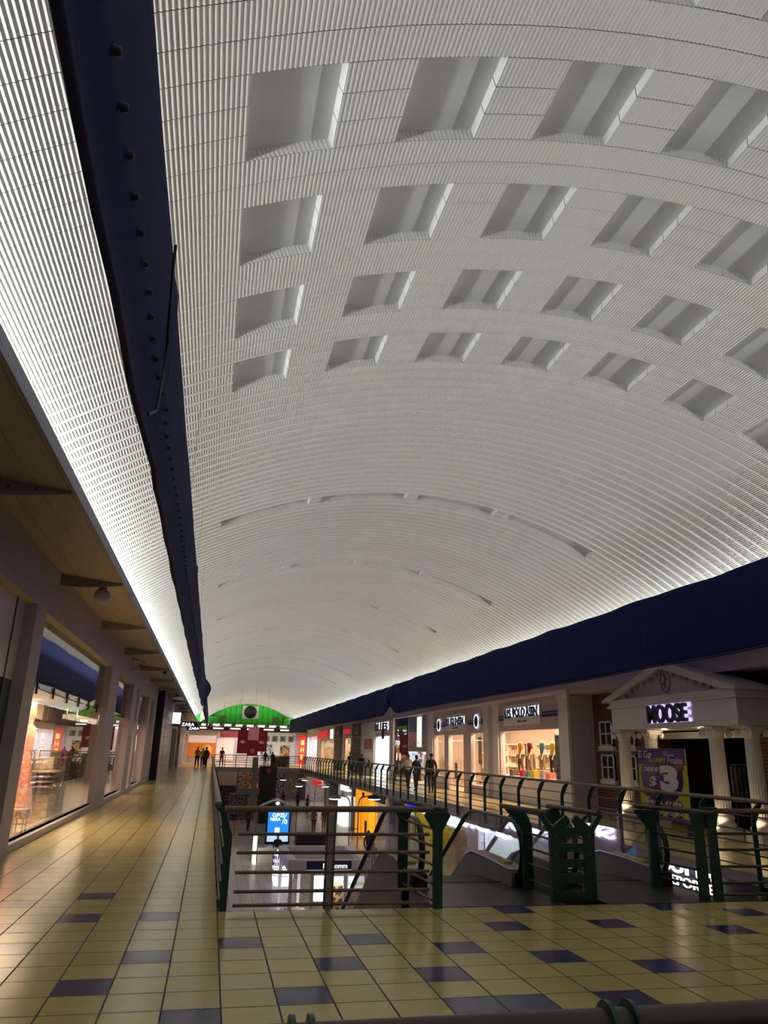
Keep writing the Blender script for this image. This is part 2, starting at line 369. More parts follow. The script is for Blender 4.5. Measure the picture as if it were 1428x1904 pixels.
def build_vault():
    base = y_seam0-P0*42
    npan = int((YE-base)/P0)+1
    rows_near = {}; rows_far = set()
    for k in range(-2, 4):
        for j in (1, 2, 3): rows_near[round((y_seam0-base)/P0)+k*5+j] = k
    for k in range(8):
        yn = 15.38+6.39*k; i = round((yn-base)/P0); rows_far |= {i, i+1}
    RIB = .040
    def section(npts):
        q = sorted({arc(XL-.02)+(arc(XR+.02)-arc(XL-.02))*i/npts for i in range(npts+1)} | {s for o in near_open+far_open for s in o})
        return [s for i, s in enumerate(q) if i == 0 or s-q[i-1] > 1e-4]
    su = section(88); xs = [xat(s) for s in su]; zs = [vz(x) for x in xs]; ns = [nrm(x) for x in xs]; n = len(su)
    fine = section(int((arc(XR+.02)-arc(XL-.02))/RIB*5)); fd = [(s, xat(s)) for s in fine]; fd = [(s, x, vz(x), nrm(x), cos(2*pi*s/RIB)) for s, x in fd]
    crs = [(s, x, z, nn, 0) for s, x, z, nn in zip(su, xs, zs, ns)]
    V = []; UV = []; F = []; MI = []; panes = []; D = .105
    NV = []; NUV = []; NF = []; NMI = []
    # one panel, near to far: groove, ribbed field, smooth lip rolling down, gap
    prof = ((0, .018, .3), (.008, .002, 1), (.245, .0, 1), (.258, -.001, .3), (.279, -.019, 0), (.284, .018, .3))
    for p in range(npan):
        lip = max(.003, min(.034, .003+(base+p*P0-5)*.0042)); gd = .010 if p*P0+base < 10 else .018
        lr = 1 if lip < .016 else 0; prof = ((0, gd, lr), (.005, .002, 1), (.245, .0, 1), (.258, -.001, lr), (.279, -lip, lr), (.284, gd, lr))
        y0 = base+p*P0; near = -.5 < y0 < 15.2
        cs = fd if near else crs; VV, UU, FF, MM = (NV, NUV, NF, NMI) if near else (V, UV, F, MI); m_ = len(cs); rs = []
        ops = near_open if p in rows_near else (far_open if p in rows_far else [])
        skip = [any(o[0] < (cs[i][0]+cs[i+1][0])/2 < o[1] for o in ops) for i in range(m_-1)]
        for dy, off, rb in prof:
            rs.append(len(VV)); y = y0+dy
            for s, x, z, nn, cr in cs:
                f_ = off+rb*cr*.0034; VV.append((x+nn.x*f_, y, z+nn.z*f_)); UU.append((s, y-base))
        for q, (r0, r1) in enumerate(zip(rs, rs[1:])):
            mi = 2 if q in (0, 4) else 0            # groove faces painted dark for the shade in the joint between panels
            for i in range(m_-1):
                if not skip[i]: FF.append((r0+i, r0+i+1, r1+i+1, r1+i)); MM.append(mi)
    nb = MB(); nb.v = NV; nb.f = NF; nb.m = NMI; nb.sm = [False]*len(NF)
    struct(nb, 'ceiling_near', ['vault_near', 'recess_white', 'panel_joint_shade'], uv=NUV)
    # recess walls of every opening
    def recess(s0, s1, y0, y1, tag_):
        pts = [s for s in su if s0-1e-6 <= s <= s1+1e-6]
        o = len(V)
        for s in pts:
            x = xat(s); z = vz(x); nn = nrm(x)
            for y in (y0, y1):
                for dd in (0, D): V.append((x+nn.x*dd, y, z+nn.z*dd)); UV.append((s, y-base+dd))
        for i in range(len(pts)-1):
            q = o+i*4; r = q+4
            F.append((q, q+1, r+1, r)); MI.append(0); F.append((q+2, r+2, r+3, q+3)); MI.append(0)
        e = o+(len(pts)-1)*4
        for q, fl in ((o, 0), (e, 1)):
            # side walls in three slightly separate panels like the photo
            nseg = 3 if y1-y0 > .7 else 2
            x = V[q][0]; z = V[q][2]; x2 = V[q+1][0]; z2 = V[q+1][2]
            for k in range(nseg):
                ya = y0+(y1-y0)*k/nseg+(.004 if k else 0); yb = y0+(y1-y0)*(k+1)/nseg-(.004 if k < nseg-1 else 0)
                oo = len(V); V.extend([(x, ya, z), (x, yb, z), (x2, yb, z2), (x2, ya, z2)]); UV.extend([(0, ya)]*4); F.append((oo, oo+1, oo+2, oo+3)); MI.append(1)
        panes.append((pts, y0, y1, D))
    for k in range(-2, 4):
        ya = y_seam0+P0*(1+5*k)+P0*0; 
        for s0, s1 in near_open: recess(s0, s1, ya, ya+3*P0, 'n')
    for k in range(8):
        i = round((15.38+6.39*k-base)/P0); ya = base+i*P0
        for s0, s1 in far_open: recess(s0, s1, ya, ya+2*P0, 'f')
    mb = MB(); mb.v = V; mb.f = F; mb.m = MI; mb.sm = [False]*len(F)
    struct(mb, 'ceiling', ['vault_panel', 'recess_white', 'panel_joint_shade'], uv=UV)
    for q, (pts, y0, y1, D) in enumerate(panes):
        p = MB()
        for sa, sb in zip(pts, pts[1:]):
            vs = []
            for s, y in ((sa, y0), (sb, y0), (sb, y1), (sa, y1)):
                x = xat(s); nn = nrm(x); vs.append((x+nn.x*D, y, vz(x)+nn.z*D))
            p.prism(vs, (0, 0, .012))
        struct(p, 'window_%d' % (q+1), 'pane')
    # roof shell over the vault keeps stray light out
build_vault()

# ================================================================== FLOORS
YB = 8.63      # near edge of the void beyond the bridge
def build_floor():
    mb = MB()
    blue = {(1,-3),(3,-5),(2,-7),(4,-3),(-2,-6),(-3,0),(-3,3),(-1,-4),(-1,0),(0,-8),(-4,-3),(-5,2),(-5,-1),(8,-5),(10,-6),(11,-2),(8,-2),(6,-4),(5,-6),
            (5,-8),(6,-8),(9,0),(8,-8),(14,0),(14,-3),(16,-1),(7,-9),(11,-9),(13,-8),(15,-6),(-6,-5),(-5,-8),(3,-10),(18,-4),(19,-7)}
    bx = lambda i: -.1583+i*.3715
    by = lambda j: 8.252+j*.377
    ys = [by(j) for j in range(-17, 5)]
    for i in range(-8, 31):
        for j in range(-17, 5):
            x0, x1, y0, y1 = bx(i), bx(i+1), by(j), by(j+1)
            x0 = max(x0, XL-.4); x1 = min(x1, XR+.02)
            if x1 <= x0: continue
            if i >= 1 and y1 > YB and i*.3715-.1583 < 8.0: y1 = min(y1, YB)
            if y1 <= y0: continue
            if i >= 1 and x0 < 8.04 and x1 > 8.04:
                if y1 >= YB-.001 and y0 < YB < by(j+1): pass
            mb.quad((x0, y0, 0), (x1, y0, 0), (x1, y1, 0), (x0, y1, 0), mi=1 if (i, j) in blue else 0)
    yt = by(5)
    # longer runs of plain tile
    mb.quad((XL-.4, yt, 0), (.2132, yt, 0), (.2132, YE, 0), (XL-.4, YE, 0))
    mb.quad((8.05, YB, 0), (13.2, YB, 0), (13.2, YE, 0), (8.05, YE, 0))
    mb.quad((11.05, by(-17), 0), (13.2, by(-17), 0), (13.2, YB, 0), (11.05, YB, 0))
    mb.quad((XL-.4, -8, 0), (.2132, -8, 0), (.2132, by(-17), 0), (XL-.4, by(-17), 0))
    mb.quad((.2132, 70, 0), (8.05, 70, 0), (8.05, YE, 0), (.2132, YE, 0))
    mb.quad((8.05, -8, 0), (13.2, -8, 0), (13.2, by(-17), 0), (8.05, by(-17), 0))
    struct(mb, 'floor', ['tile_yellow', 'tile_blue'])
    # slab thickness, edges
    e = MB(); T = -.38
    e.box((XL-.4, -8, T), (.2132, YE, -.004)); e.box((.2132, by(-17)+.05, T), (8.05, YB, -.004)); e.box((8.05, -8, -.15), (13.2, 14.3, -.004)); e.box((8.05, 14.3, T), (13.2, YE, -.004)); e.box((.2132, 70, T), (8.05, YE, -.004))
    struct(e, 'trim_1', 'slab_edge')
    d = MB()   # dropped bulkheads behind the slab edges on both sides
    d.box((-3.4, 45, -.62), (-.3, YE, T-.002))
    struct(d, 'trim_2', 'slab_under')
build_floor()
def lower_floor():
    mb = MB(); mb.quad((-6, 10, -4), (16, 10, -4), (16, YE+6, -4), (-6, YE+6, -4)); o = struct(mb, 'floor_lower', 'tile_lower')
lower_floor()

# ================================================================== SIDE SOFFITS AND UPPER WALLS
def soffits():
    for sd, xw, xo, nm in ((1, XL, -1.8, 'left'), (-1, XR, 10.0, 'right')):
        mb = MB(); mb.prism([(xw, -8, 4.47), (xo, -8, 4.36), (xo, -8, 4.45), (xw, -8, 4.53)], (0, YE+8, 0))
        struct(mb, 'ceiling_soffit_'+nm, 'soffit_board')
        f = MB(); f.box((xo, -8, 4.34), (xo+sd*.03, YE, 4.50)); struct(f, 'trim_%d' % (3 if sd > 0 else 4), 'soffit_fascia')
soffits()
def wl_open():
    return [(3.0, 12.4, .12, 3.68), (13.07, 21.95, .12, 3.66), (23.7, 28.1, .12, 3.66), (29.5, 30.4, .12, 3.66), (31.2, 35.4, .12, 3.66), (36.4, 38.6, .12, 3.66)]
wall_x('wall_left', XL, (-8, 40.2), (0, 4.62), wl_open(), .19, ['wall_mauve', 'trim_cream'], 1)
def left_far():
    mb = MB(); mb.box((XL-.2, 40.5, 0), (-2.62, 50.4, 4.6)); struct(mb, 'wall_left_stone', 'stone_grey')
    g = MB()
    for k in range(1, 8): g.box((-2.621, 40.7, k*.52), (-2.61, 50.3, k*.52+.025))
    g.box((-2.621, 45.3, 0), (-2.61, 45.36, 4.4)); struct(g, 'trim_6', 'dark_grey')
    f = MB(); f.box((XL, 40.1, 0), (-2.5, 40.45, 4.47)); struct(f, 'trim_7', 'black')
    wall_x('wall_left_far', -2.62, (50.4, YE), (0, 4.62), [(53.7, 60.5, 0, 2.8), (62.0, 67.5, 0, 3.2), (69, 73, 0, 2.9), (75, 80, 0, 2.9), (82, 90, 0, 2.9)], .3, ['wall_mauve', 'wall_mauve'], 1)
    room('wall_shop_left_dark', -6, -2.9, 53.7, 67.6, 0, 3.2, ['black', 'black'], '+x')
    room('wall_shop_left_far', -6, -2.9, 68.8, 90.2, 0, 3.0, ['shop_wall', 'beige_floor'], '+x')
    area('shop_light_left_far', (-3.6, 79, 2.9), (-3.6, 79, 0), 1, 18, 260, (1, .75, .5))
left_far()
# shop front glazing on the left
def left_glass():
    X = -3.03; n = 100
    for (y0, y1, z0, z1) in wl_open()[1:]:
        # base plinth
        b = MB(); b.box((X-.03, y0, 0), (X+.10, y1, .12)); struct(b, 'baseboard_left_%d' % n, 'slab_edge')
        g = MB(); cuts = [y0] + ([17.25, 18.5] if y0 < 14 else []) + [y1]
        for a, c in zip(cuts, cuts[1:]): g.box((X-.006, a+.006, z0), (X+.006, c-.006, 2.49))
        struct(g, 'window_%d' % n, 'glass'); n += 1
        g = MB(); g.box((X-.006, y0, 2.51), (X+.006, y1, z1)); struct(g, 'window_%d' % n, 'glass'); n += 1
    # first shop: cream upper panels and teal lower panels
    p = MB(); p.box((X-.03, 3.0, 2.5), (X, 12.4, 3.68)); struct(p, 'wall_left_panel', 'cream_gloss')
    p = MB(); p.box((X-.05, 3.0, .12), (X-.02, 12.4, 2.5)); struct(p, 'wall_left_teal', 'teal_wall')
    j = MB(); j.box((X-.02, 11.86, .12), (X+.012, 11.90, 3.68)); struct(j, 'trim_8', 'dark_grey')
left_glass()
room('wall_shop_left', -6.2, -3.06, 13.0, 40.0, 0, 2.5, ['shop_wall', 'beige_floor'], '+x')
m_ = MB(); m_.box((-3.4, 13.0, 2.52), (-3.3, 40.0, 3.70)); struct(m_, 'wall_left_upper_backing', 'dark_grey')
def left_fascia_inside():
    # pale fabric pelmet with a wavy lower edge hanging inside the first glazed shop
    o = thing('pelmet', 'cream gathered pelmet with wavy hem hanging inside the lit left shop window', 'pelmet', (-3.35, 17.5, 2.2))
    mb = MB(); n = 60; top = []; bot = []
    for i in range(n+1):
        y = 13.2+8.6*i/n; x = -4.05+.03*sin(i*1.1)
        top.append((x+.12, y, 2.48)); bot.append((x+.12, y, 2.12+.05*sin(i*.55)+.03*sin(i*1.9)))
    for i in range(n): mb.quad(top[i], top[i+1], bot[i+1], bot[i])
    ob = mb.build('curtain', 'cl_cream', o); s = ob.modifiers.new('s', 'SOLIDIFY'); s.thickness = .02
left_fascia_inside()
area('shop_light_left_a', (-3.62, 17.6, 2.46), (-3.75, 17.7, 0), .70, 7, 400, (1, .74, .50))
area('shop_light_left_b', (-4.6, 30, 2.45), (-4.4, 30, 0), 0.8, 10, 240, (1, .72, .5))

# clamps of the glass joint
for i in range(6):
    y = 14.0+1.45*i
    o = thing('glass_clamp', 'small black clamp on the glass joint, number %s from the near pilaster' % ['one', 'two', 'three', 'four', 'five', 'six'][i], 'clamp', (-3.0, y, 2.5), None)
    MB().box((-3.024, y-.02, 2.40), (-2.995, y+.02, 2.60)).build('plate', 'black', o)
    MB().tube([(-3.0, y, 2.5), (-2.96, y, 2.5)], .018, 10).build('bolt', 'grey_metal', o)

# soffit brackets
ords = ['nearest', 'second', 'third', 'fourth', 'fifth', 'sixth', 'seventh', 'eighth', 'ninth', 'tenth', 'eleventh', 'twelfth']
for k in range(12):
    y = 8.6+5.17*k
    o = thing('soffit_bracket', '%s tapered grey fin bracket along the left soffit, counted from the camera' % ords[k], 'bracket', (XL, y, 4.4))
    pts = [(XL, y, 4.46), (-1.84, y, 4.37), (-1.80, y, 4.335)]
    for i in range(1, 9):
        t = i/9; pts.append((-1.80+(XL+1.80)*t, y, 4.335-.075*sin(t*pi*.62)/.93))
    pts.append((XL, y, 4.27))
    MB().prism(pts, (0, .05, 0)).build('fin', 'slab_edge', o)
    for bx_, bz in ((-2.75, 4.36), (-2.5, 4.36), (-2.2, 4.35)): MB().tube([(bx_, y-.008, bz), (bx_, y+.002, bz)], .014, 8).build('bolt', 'dark_grey', o)
# globe lamp + triangle bracket + cameras
o = thing('globe_lamp', 'unlit white globe lamp under the soffit beside the second bracket', 'lamp', (-2.17, 13.98, 4.2))
MB().lathe([(.001, -.14)]+[(.14*cos(a), .14*sin(a)) for a in [radians(-80+16*i) for i in range(10)]]+[(.05, .14)], (-2.17, 13.98, 4.16), 20).build('globe', 'wall_mauve', o)
MB().lathe([(.07, 0), (.07, .12), (.001, .12)], (-2.17, 13.98, 4.28), 16).build('base', 'mid_grey', o)
o = thing('wall_bracket', 'small triangular black bracket on the left wall below the third soffit fin', 'bracket', (XL, 26.6, 4.2))
MB().tube([(XL, 26.6, 4.42), (-2.45, 26.6, 4.3), (XL, 26.6, 4.0), (XL, 26.6, 4.42)], .02, 8).build('frame', 'black', o)
for i, (x, y) in enumerate(((-1.95, 29.5), (-2.03, 42.7))):
    o = thing('security_camera', ['black dome camera under the soffit near the fifth bracket', 'black dome camera under the far soffit near the eighth bracket'][i], 'camera', (x, y, 4.3))
    MB().lathe([(.09, .1), (.09, .02), (.06, 0)], (x, y, 4.27), 16).build('housing', 'grey_metal', o)
    MB().lathe([(.001, -.08), (.05, -.06), (.075, -.02), (.08, .03)], (x, y, 4.25), 16).build('dome', 'black', o)

# ================================================================== BLUE BANNERS
def banner(name, label, x, y0, y1, sgn, dots=False, knot0=False, knot1=False):
    o = thing(name, label, 'banner', (x, (y0+y1)/2, 3.4))
    seams = [14.12+4.55*k for k in range(-5, 18)]
    ny = int((y1-y0)/.22); nz = 14; mb = MB(); V = []
    for j in range(ny+1):
        y = y0+(y1-y0)*j/ny
        ds = min(abs(y-s) for s in seams); ph = (y-14.12) % 4.55/4.55
        k = 0
        if knot0: k = max(k, math.exp(-((y-y0)/.9)**2))
        if knot1: k = max(k, math.exp(-((y-y1)/.9)**2))
        zt = 4.85-.035*sin(pi*ph)+.01*sin(y*3.1)
        zb = 3.43+.02*sin(y*.23+1)-.02*sin(pi*ph)+k*.42
        zt -= k*.02
        for i in range(nz+1):
            t = i/nz; z = zt+(zb-zt)*t
            xx = x+sgn*(.010*sin(y*1.3+t*2)*t+.006*sin(y*4.1+t*5)*t+.015*t*t*sin(pi*ph)+.03*math.exp(-((t-.85)/.12)**2))+k*(.30*sin(pi*t) if x < 0 else -.16*sin(pi*t))
            xx += .02*(math.exp(-(ds/.05)**2))
            V.append((xx, y, z))
    F = [(j*(nz+1)+i, (j+1)*(nz+1)+i, (j+1)*(nz+1)+i+1, j*(nz+1)+i+1) for j in range(ny) for i in range(nz)]
    mb.add(V, F, 0, True); ob = mb.build('cloth', 'navy_cloth', o); s = ob.modifiers.new('s', 'SOLIDIFY'); s.thickness = .012
    h = MB(); h.tube([V[j*(nz+1)+nz] for j in range(0, ny+1, 2)], .022, 8); h.build('hem', 'navy_hem', o)
    for s in seams:
        if y0+.4 < s < y1-.4:
            j = round((s-y0)/(y1-y0)*ny); c = MB(); c.tube([Vector(V[j*(nz+1)+i])+Vector((-.008*1, 0, 0)) for i in range(nz+1)], .012, 6); c.build('seam', 'navy_hem', o)
    if dots:
        for k in range(96):
            y = 1.9+.247*k; j = round((y-y0)/(y1-y0)*ny); i = 9; p = V[j*(nz+1)+i]; z = 3.93
            t = (V[j*(nz+1)][2]-z)/(V[j*(nz+1)][2]-V[j*(nz+1)+nz][2]); i = int(t*nz); p = V[j*(nz+1)+i]
            g = MB(); g.lathe([(.001, .03), (.016, .026), (.02, .012), (.022, 0)], (p[0]+.004, y, z), 8, axis='X'); g.build('grommet', 'grommet', o)
    return o
banner('banner', 'long navy blue fabric banner hanging at upper left with a row of dark grommets', -.56, -6, 38.2, -1, dots=True, knot1=True)
banner('banner', 'far navy blue fabric banner beyond the knot on the left side', -.56, 37.9, 89.9, 1, knot0=True)
banner('banner', 'long navy blue fabric banner above the columned shop front at right', 8.76, -6, 38.2, 1, knot1=True)
banner('banner', 'far navy blue fabric banner on the right, beyond the gathered knot', 8.76, 37.9, 89.9, -1, knot0=True)
tag(MB().tube([(-.515, 4.245, 4.70), (-.515, 4.255, 4.56), (-.51, 4.29, 4.39), (-.505, 4.37, 4.05), (-.50, 4.34, 3.80), (-.50, 4.24, 3.52), (-.52, 4.05, 3.40)], .010, 8).build('cable', 'black'), 'thin black cable hanging down the face of the upper left banner', 'cable')
# steel suspension wires
for sd, x in (('left', -.56), ('right', 8.76)):
    for k in range(6):
        y = 9.57+4.55*k
        tag(MB().tube([(x, y, 4.83), (x, y, vz(x)-.002)], .004, 6).build('suspension_wire', 'grey_metal'), 'thin steel wire from the vault to the %s banner, %s from the camera' % (sd, ords[k]), 'wire')

# ================================================================== RAILINGS
def post_profile(mb, x, y, side, w=.05, top=1.0, bot=-.22):
    """green flat-bar post standing at the slab edge, upper end bending towards the walkway; side=+1 bends to +X"""
    t = .075
    pts = [(x-t/2, y, bot), (x+t/2, y, bot), (x+t/2, y, .72), (x+t/2+side*.10, y, .93), (x+side*.14+t/2, y, top), (x+side*.14-t/2, y, top), (x-t/2+side*.06, y, .93), (x-t/2, y, .76)]
    mb.prism(pts, (0, w*.45, 0))
def side_rail(name, label, x, side, y0, y1, first, pitch):
    o = thing(name, label, 'railing', (x, y0, 0))
    xh = x+side*.13; MB().tube([(xh, y0, 1.02), (xh, y1, 1.02)], .034, 12).build('handrail', 'rail_bronze', o)
    for z in (.10, .27, .43, .60, .80):
        xx = x+side*(.045 if z < .7 else .085)
        MB().tube([(xx, y0, z), (xx, y1, z)], .011, 8).build('rail', 'rail_dark', o)
    y = first; i = 0
    while y < y1:
        if y > y0-.01:
            m = MB(); post_profile(m, x, y, side); p = m.build('post', 'green_paint', o)
            MB().box((x-.05, y-.02, -.30), (x+.05, y+.045, -.21)).build('foot', 'foot_tan', p)
        y += pitch
    return o
side_rail('railing', 'long green posted railing along the right-hand walkway edge', 7.98, 1, 8.8, 69.6, 9.08, 1.29)
side_rail('railing', 'green posted railing along the left walkway seen nearly end-on', .27, -1, 8.66, 69.6, 8.68, 1.29)
# front railing of the bridge, left part
ZR = (.74, .56, .372, .192, .064)
def front_left():
    o = thing('railing', 'bronze-railed green railing across the bridge edge at left of the escalators', 'railing', (.3, 8.56, 0)); Y = 8.56
    MB().tube([(.20, Y, .985), (2.62, Y, 1.0)], .031, 12).build('handrail', 'rail_bronze', o)
    for z in ZR: MB().tube([(.36, Y, z), (2.45, Y, z)], .017, 10).build('rail', 'rail_bronze', o)
    p = MB(); p.box((1.30, Y-.02, .02), (1.312, Y+.05, .96)); p.box((1.385, Y-.02, .02), (1.397, Y+.05, .96)); q = p.build('post', 'dark_grey', o)
    c = MB(); c.box((1.318, Y+.005, 0), (1.378, Y+.02, .93)); c.build('plate', 'grey_metal', q)
    # end post with flared head
    p = MB(); p.prism([(2.50, Y, 0), (2.60, Y, 0), (2.61, Y, .78), (2.70, Y, .93), (2.68, Y, .965), (2.42, Y, .965), (2.40, Y, .93), (2.50, Y, .78)], (0, .05, 0)); p.build('post', 'green_paint', o)
    # bars returning along the escalator
    for z in (.80, .62, .43, .24, .08): MB().tube([(2.50, Y+.04, z), (2.42, 9.75, z)], .016, 8).build('rail', 'rail_bronze', o)
    MB().tube([(2.56, 8.30, 1.01), (2.46, 9.85, 1.01)], .028, 12).build('handrail', 'rail_dark', o)
    p = MB(); p.prism([(2.36, 9.62, 0), (2.48, 9.62, 0), (2.48, 9.62, .80), (2.56, 9.62, .96), (2.30, 9.62, .96), (2.36, 9.62, .80)], (0, .05, 0)); p.build('post', 'green_paint', o)
    MB().lathe([(.001, -.03), (.034, -.025), (.036, .0), (.034, .025), (.001, .03)], (.13, 8.60, 1.02), 14, axis='Y').build('end_cap', 'rail_bronze', o)
front_left()
def gate():
    o = thing('escalator_barrier', 'green ladder-like steel barrier standing between the two escalators', 'barrier', (4.3, 8.85, 0)); Y = 8.83
    for a, s in ((4.08, 1), (4.51, -1)):
        p = MB(); p.prism([(a-.07*s, Y, 0), (a+.07*s, Y, 0), (a+.06*s, Y, .68), (a+.20*s, Y, .86), (a+.15*s, Y, .93), (a-.03*s, Y, .80), (a-.16*s, Y, .95), (a-.20*s, Y, .93), (a-.07*s, Y, .74)], (0, .05, 0)); p.build('post', 'green_paint', o)
    for z in (.055, .235, .40, .57, .745):
        MB().box((4.06, Y+.004, z-.045), (4.53, Y+.045, z+.045)).build('rung', 'green_paint', o)
    for a in (4.08, 4.51):
        for z in (.10, .30, .50, .70): MB().lathe([(.008, 0), (.006, -.006), (.001, -.007)], (a, Y-.001, z), 8, axis='Y').build('rivet', 'grey_metal', o)
    for a in (4.03, 4.50):
        MB().tube([(a-.28 if a < 4.2 else a-.12, 8.30, .99), (a-.28 if a < 4.2 else a-.10, 9.72, .97)], .030, 12).build('handrail', 'rail_dark', o)
        for z in (.13, .31, .49, .66): MB().tube([(a, Y+.03, z), (a, 9.6, z)], .015, 8).build('rail', 'rail_dark', o)
    for a in (4.03, 4.50):
        MB().prism([(a-.06, 9.56, 0), (a+.07, 9.56, 0), (a+.07, 9.56, .74), (a-.02, 9.56, .94), (a-.28, 9.56, .94), (a-.24, 9.56, .90), (a-.06, 9.56, .70)], (0, .05, 0)).build('post', 'green_paint', o)
gate()
def front_right():
    Y = 8.72
    o = thing('railing', 'green and bronze railing at the right end of the bridge beside the escalator', 'railing', (6.1, Y, 0))
    MB().tube([(6.12, Y, 1.0), (8.05, Y, 1.0)], .031, 12).build('handrail', 'rail_bronze', o)
    for z in ZR: MB().tube([(6.14, Y, z), (8.02, Y, z)], .017, 10).build('rail', 'rail_dark', o)
    for a in (5.93, 6.12):
        MB().prism([(a-.06, Y, 0), (a+.06, Y, 0), (a+.05, Y, .80), (a+.10, Y, .98), (a-.10, Y, .98), (a-.05, Y, .80)], (0, .05, 0)).build('post', 'green_paint', o)
    MB().tube([(5.72, 9.80, .98), (6.05, 8.55, .98)], .030, 12).build('handrail', 'rail_dark', o)
    for z in (.13, .31, .49, .66): MB().tube([(5.90, 9.62, z), (6.0, Y+.03, z)], .015, 8).build('rail', 'rail_dark', o)
    MB().prism([(5.78, 9.62, 0), (5.92, 9.62, 0), (5.90, 9.62, .70), (5.95, 9.62, .94), (5.60, 9.62, .94), (5.64, 9.62, .88), (5.80, 9.62, .70)], (0, .05, 0)).build('post', 'green_paint', o)
    MB().box((6.02, Y-.02, .94), (6.20, Y+.06, 1.04)).build('clamp', 'dark_grey', o)
front_right()
def near_rail():
    o = thing('railing', 'close bronze handrail with green clip plates at the bottom of the view', 'railing', (1, 1.57, 0)); Y = 1.575
    MB().tube([(.075, Y, 1.092), (5.6, Y, 1.092)], .030, 20).build('handrail', 'rail_dark', o)
    MB().lathe([(.001, -.030), (.024, -.026), (.026, 0), (.024, .026), (.001, .03)], (.045, Y+.01, 1.094), 16, axis='Y').build('end_cap', 'rail_dark', o)
    for z in (.80, .60, .40, .20): MB().tube([(.20, Y, z), (5.6, Y, z)], .014, 8).build('rail', 'rail_dark', o)
    for x in (.186, .221, .818, .868, 2.1, 2.14, 3.4, 3.44):
        c = MB(); n = 14
        prof = []
        for i in range(n+1):
            a = radians(205-225*i/n); prof.append((x, Y+.043*cos(a)*1.0, 1.092+.043*sin(a)))
        inner = [(x, Y+.031*cos(radians(205-225*i/n)), 1.092+.031*sin(radians(205-225*i/n))) for i in range(n, -1, -1)]
        c.prism(prof+inner, (.010, 0, 0)); c.prism([(x, Y-.043, 1.08), (x, Y-.026, 1.08), (x, Y-.03, -.2), (x, Y-.10, -.2)], (.010, 0, 0))
        c.build('clip', 'green_clip', o)
near_rail()

# ================================================================== ESCALATORS
def escalator(label, xa, xb):
    o = thing('escalator', label, 'escalator', (((xa+xb)/2), 9.9, 0)); tn = math.tan(radians(30))
    x0, x1 = xa, xb
    MB().box((x0-.12, YB-.01, -.30), (x1+.12, 10.15, .006)).build('landing_plate', 'steel_plate', o)
    st = MB(); y = 10.15; z = -.01; n = 0
    while z > -3.95:
        st.box((x0+.10, y, z-.12), (x1-.10, y+.40, z))
        if n < 3: y += .40; z -= (.02, .10, .17)[n]
        else: y += .40*.9; z -= .40*.9*tn
        n += 1
        for q in range(0): pass
    st.build('steps', 'dark_grey', o)
    MB().box((x0+.10, 10.13, .004), (x1-.10, 10.17, .012)).build('comb', 'black', o)
    tr = MB(); tr.prism([(x0-.14, 10.1, -.10), (x0-.14, 11.4, -.10), (x0-.14, 18.6, -4), (x0-.14, 17.2, -4), (x0-.14, 10.9, -.75), (x0-.14, 10.1, -.75)], (x1-x0+.28, 0, 0)); tr.build('truss', 'mid_grey', o)
    for xs, sg in ((x0, -1), (x1, 1)):
        # path of handrail: newel loop near, flat, then down the slope
        pts = []
        for i in range(13):
            a = radians(-70-i*0)  # placeholder angle
        c = (9.98, .43); R = .36
        for i in range(15):
            a = radians(255-165*i/14); pts.append((xs, c[0]+R*cos(a)*1.05, c[1]+R*sin(a)))
        for yy in (10.4, 10.9, 11.3): pts.append((xs, yy, .79))
        pts.append((xs, 11.62, .755)); pts.append((xs, 11.85, .68))
        yy = 12.2
        while yy < 18.3: pts.append((xs, yy, .68-(yy-11.85)*tn)); yy += .8
        h = MB(); P = [Vector(p) for p in pts]; vs = []; wv, th = .04, .022
        for i, p in enumerate(P):
            d = (P[min(i+1, len(P)-1)]-P[max(i-1, 0)]).normalized(); nn = Vector((1, 0, 0)).cross(d)
            for aa in range(10):
                q = 2*pi*aa/10; vs.append(p+Vector((wv*cos(q), 0, 0))+nn*th*sin(q))
        h.add(vs, [(i*10+k, i*10+(k+1) % 10, (i+1)*10+(k+1) % 10, (i+1)*10+k) for i in range(len(P)-1) for k in range(10)], 0, True)
        h.add(vs[:10], [tuple(range(10))]); h.build('handrail', 'black_rubber', o)
        gl = MB(); poly = [(xs, p.y, p.z-.02) for p in P[1:]] + [(xs, 18.2, -3.85), (xs, 12.0, -.05), (xs, 11.3, .26), (xs, 10.0, .20)]
        gl.prism([(q[0]-.004, q[1], q[2]) for q in poly], (.008, 0, 0)); gl.build('glass_balustrade', 'glass_rail', o)
        sk = MB(); low = [(9.76, .0), (9.74, .16), (9.80, .21), (10.6, .24), (11.25, .245), (11.6, .16), (12.0, -.04), (18.3, -3.72), (18.3, -4.0), (17.6, -4.0), (11.8, -.45), (9.76, -.3)]
        sk.prism([(xs-.10 if sg > 0 else xs-.12, a, b) for a, b in low], (.22, 0, 0)); sk.build('skirt', 'mid_grey', o, bevel=.01)
        dk = MB(); dk.prism([(xs-.02-.10*1 if sg > 0 else xs-.12, a, b+.002) for a, b in [(9.78, .205), (10.6, .24), (11.25, .245), (11.6, .16), (11.6, .175), (11.25, .26), (10.6, .255), (9.80, .225)]], (.20, 0, 0)); dk.build('deck', 'silver', o)
        nb = MB(); nb.box((xs-.09, 9.66, .0), (xs+.09, 9.95, .19)); nb.build('newel_base', 'black_rubber', o, bevel=.02)
        lb = MB(); lb.box((xs-.06, 10.1, .235), (xs+.06, 10.35, .262)); lb.build('warning_label', 'poster_yellow', o)
    return o
escalator('left escalator descending from the bridge, black handrails and glass sides', 2.66, 3.98)
e2 = escalator('right escalator descending from the bridge beside the second green barrier', 4.72, 6.02)
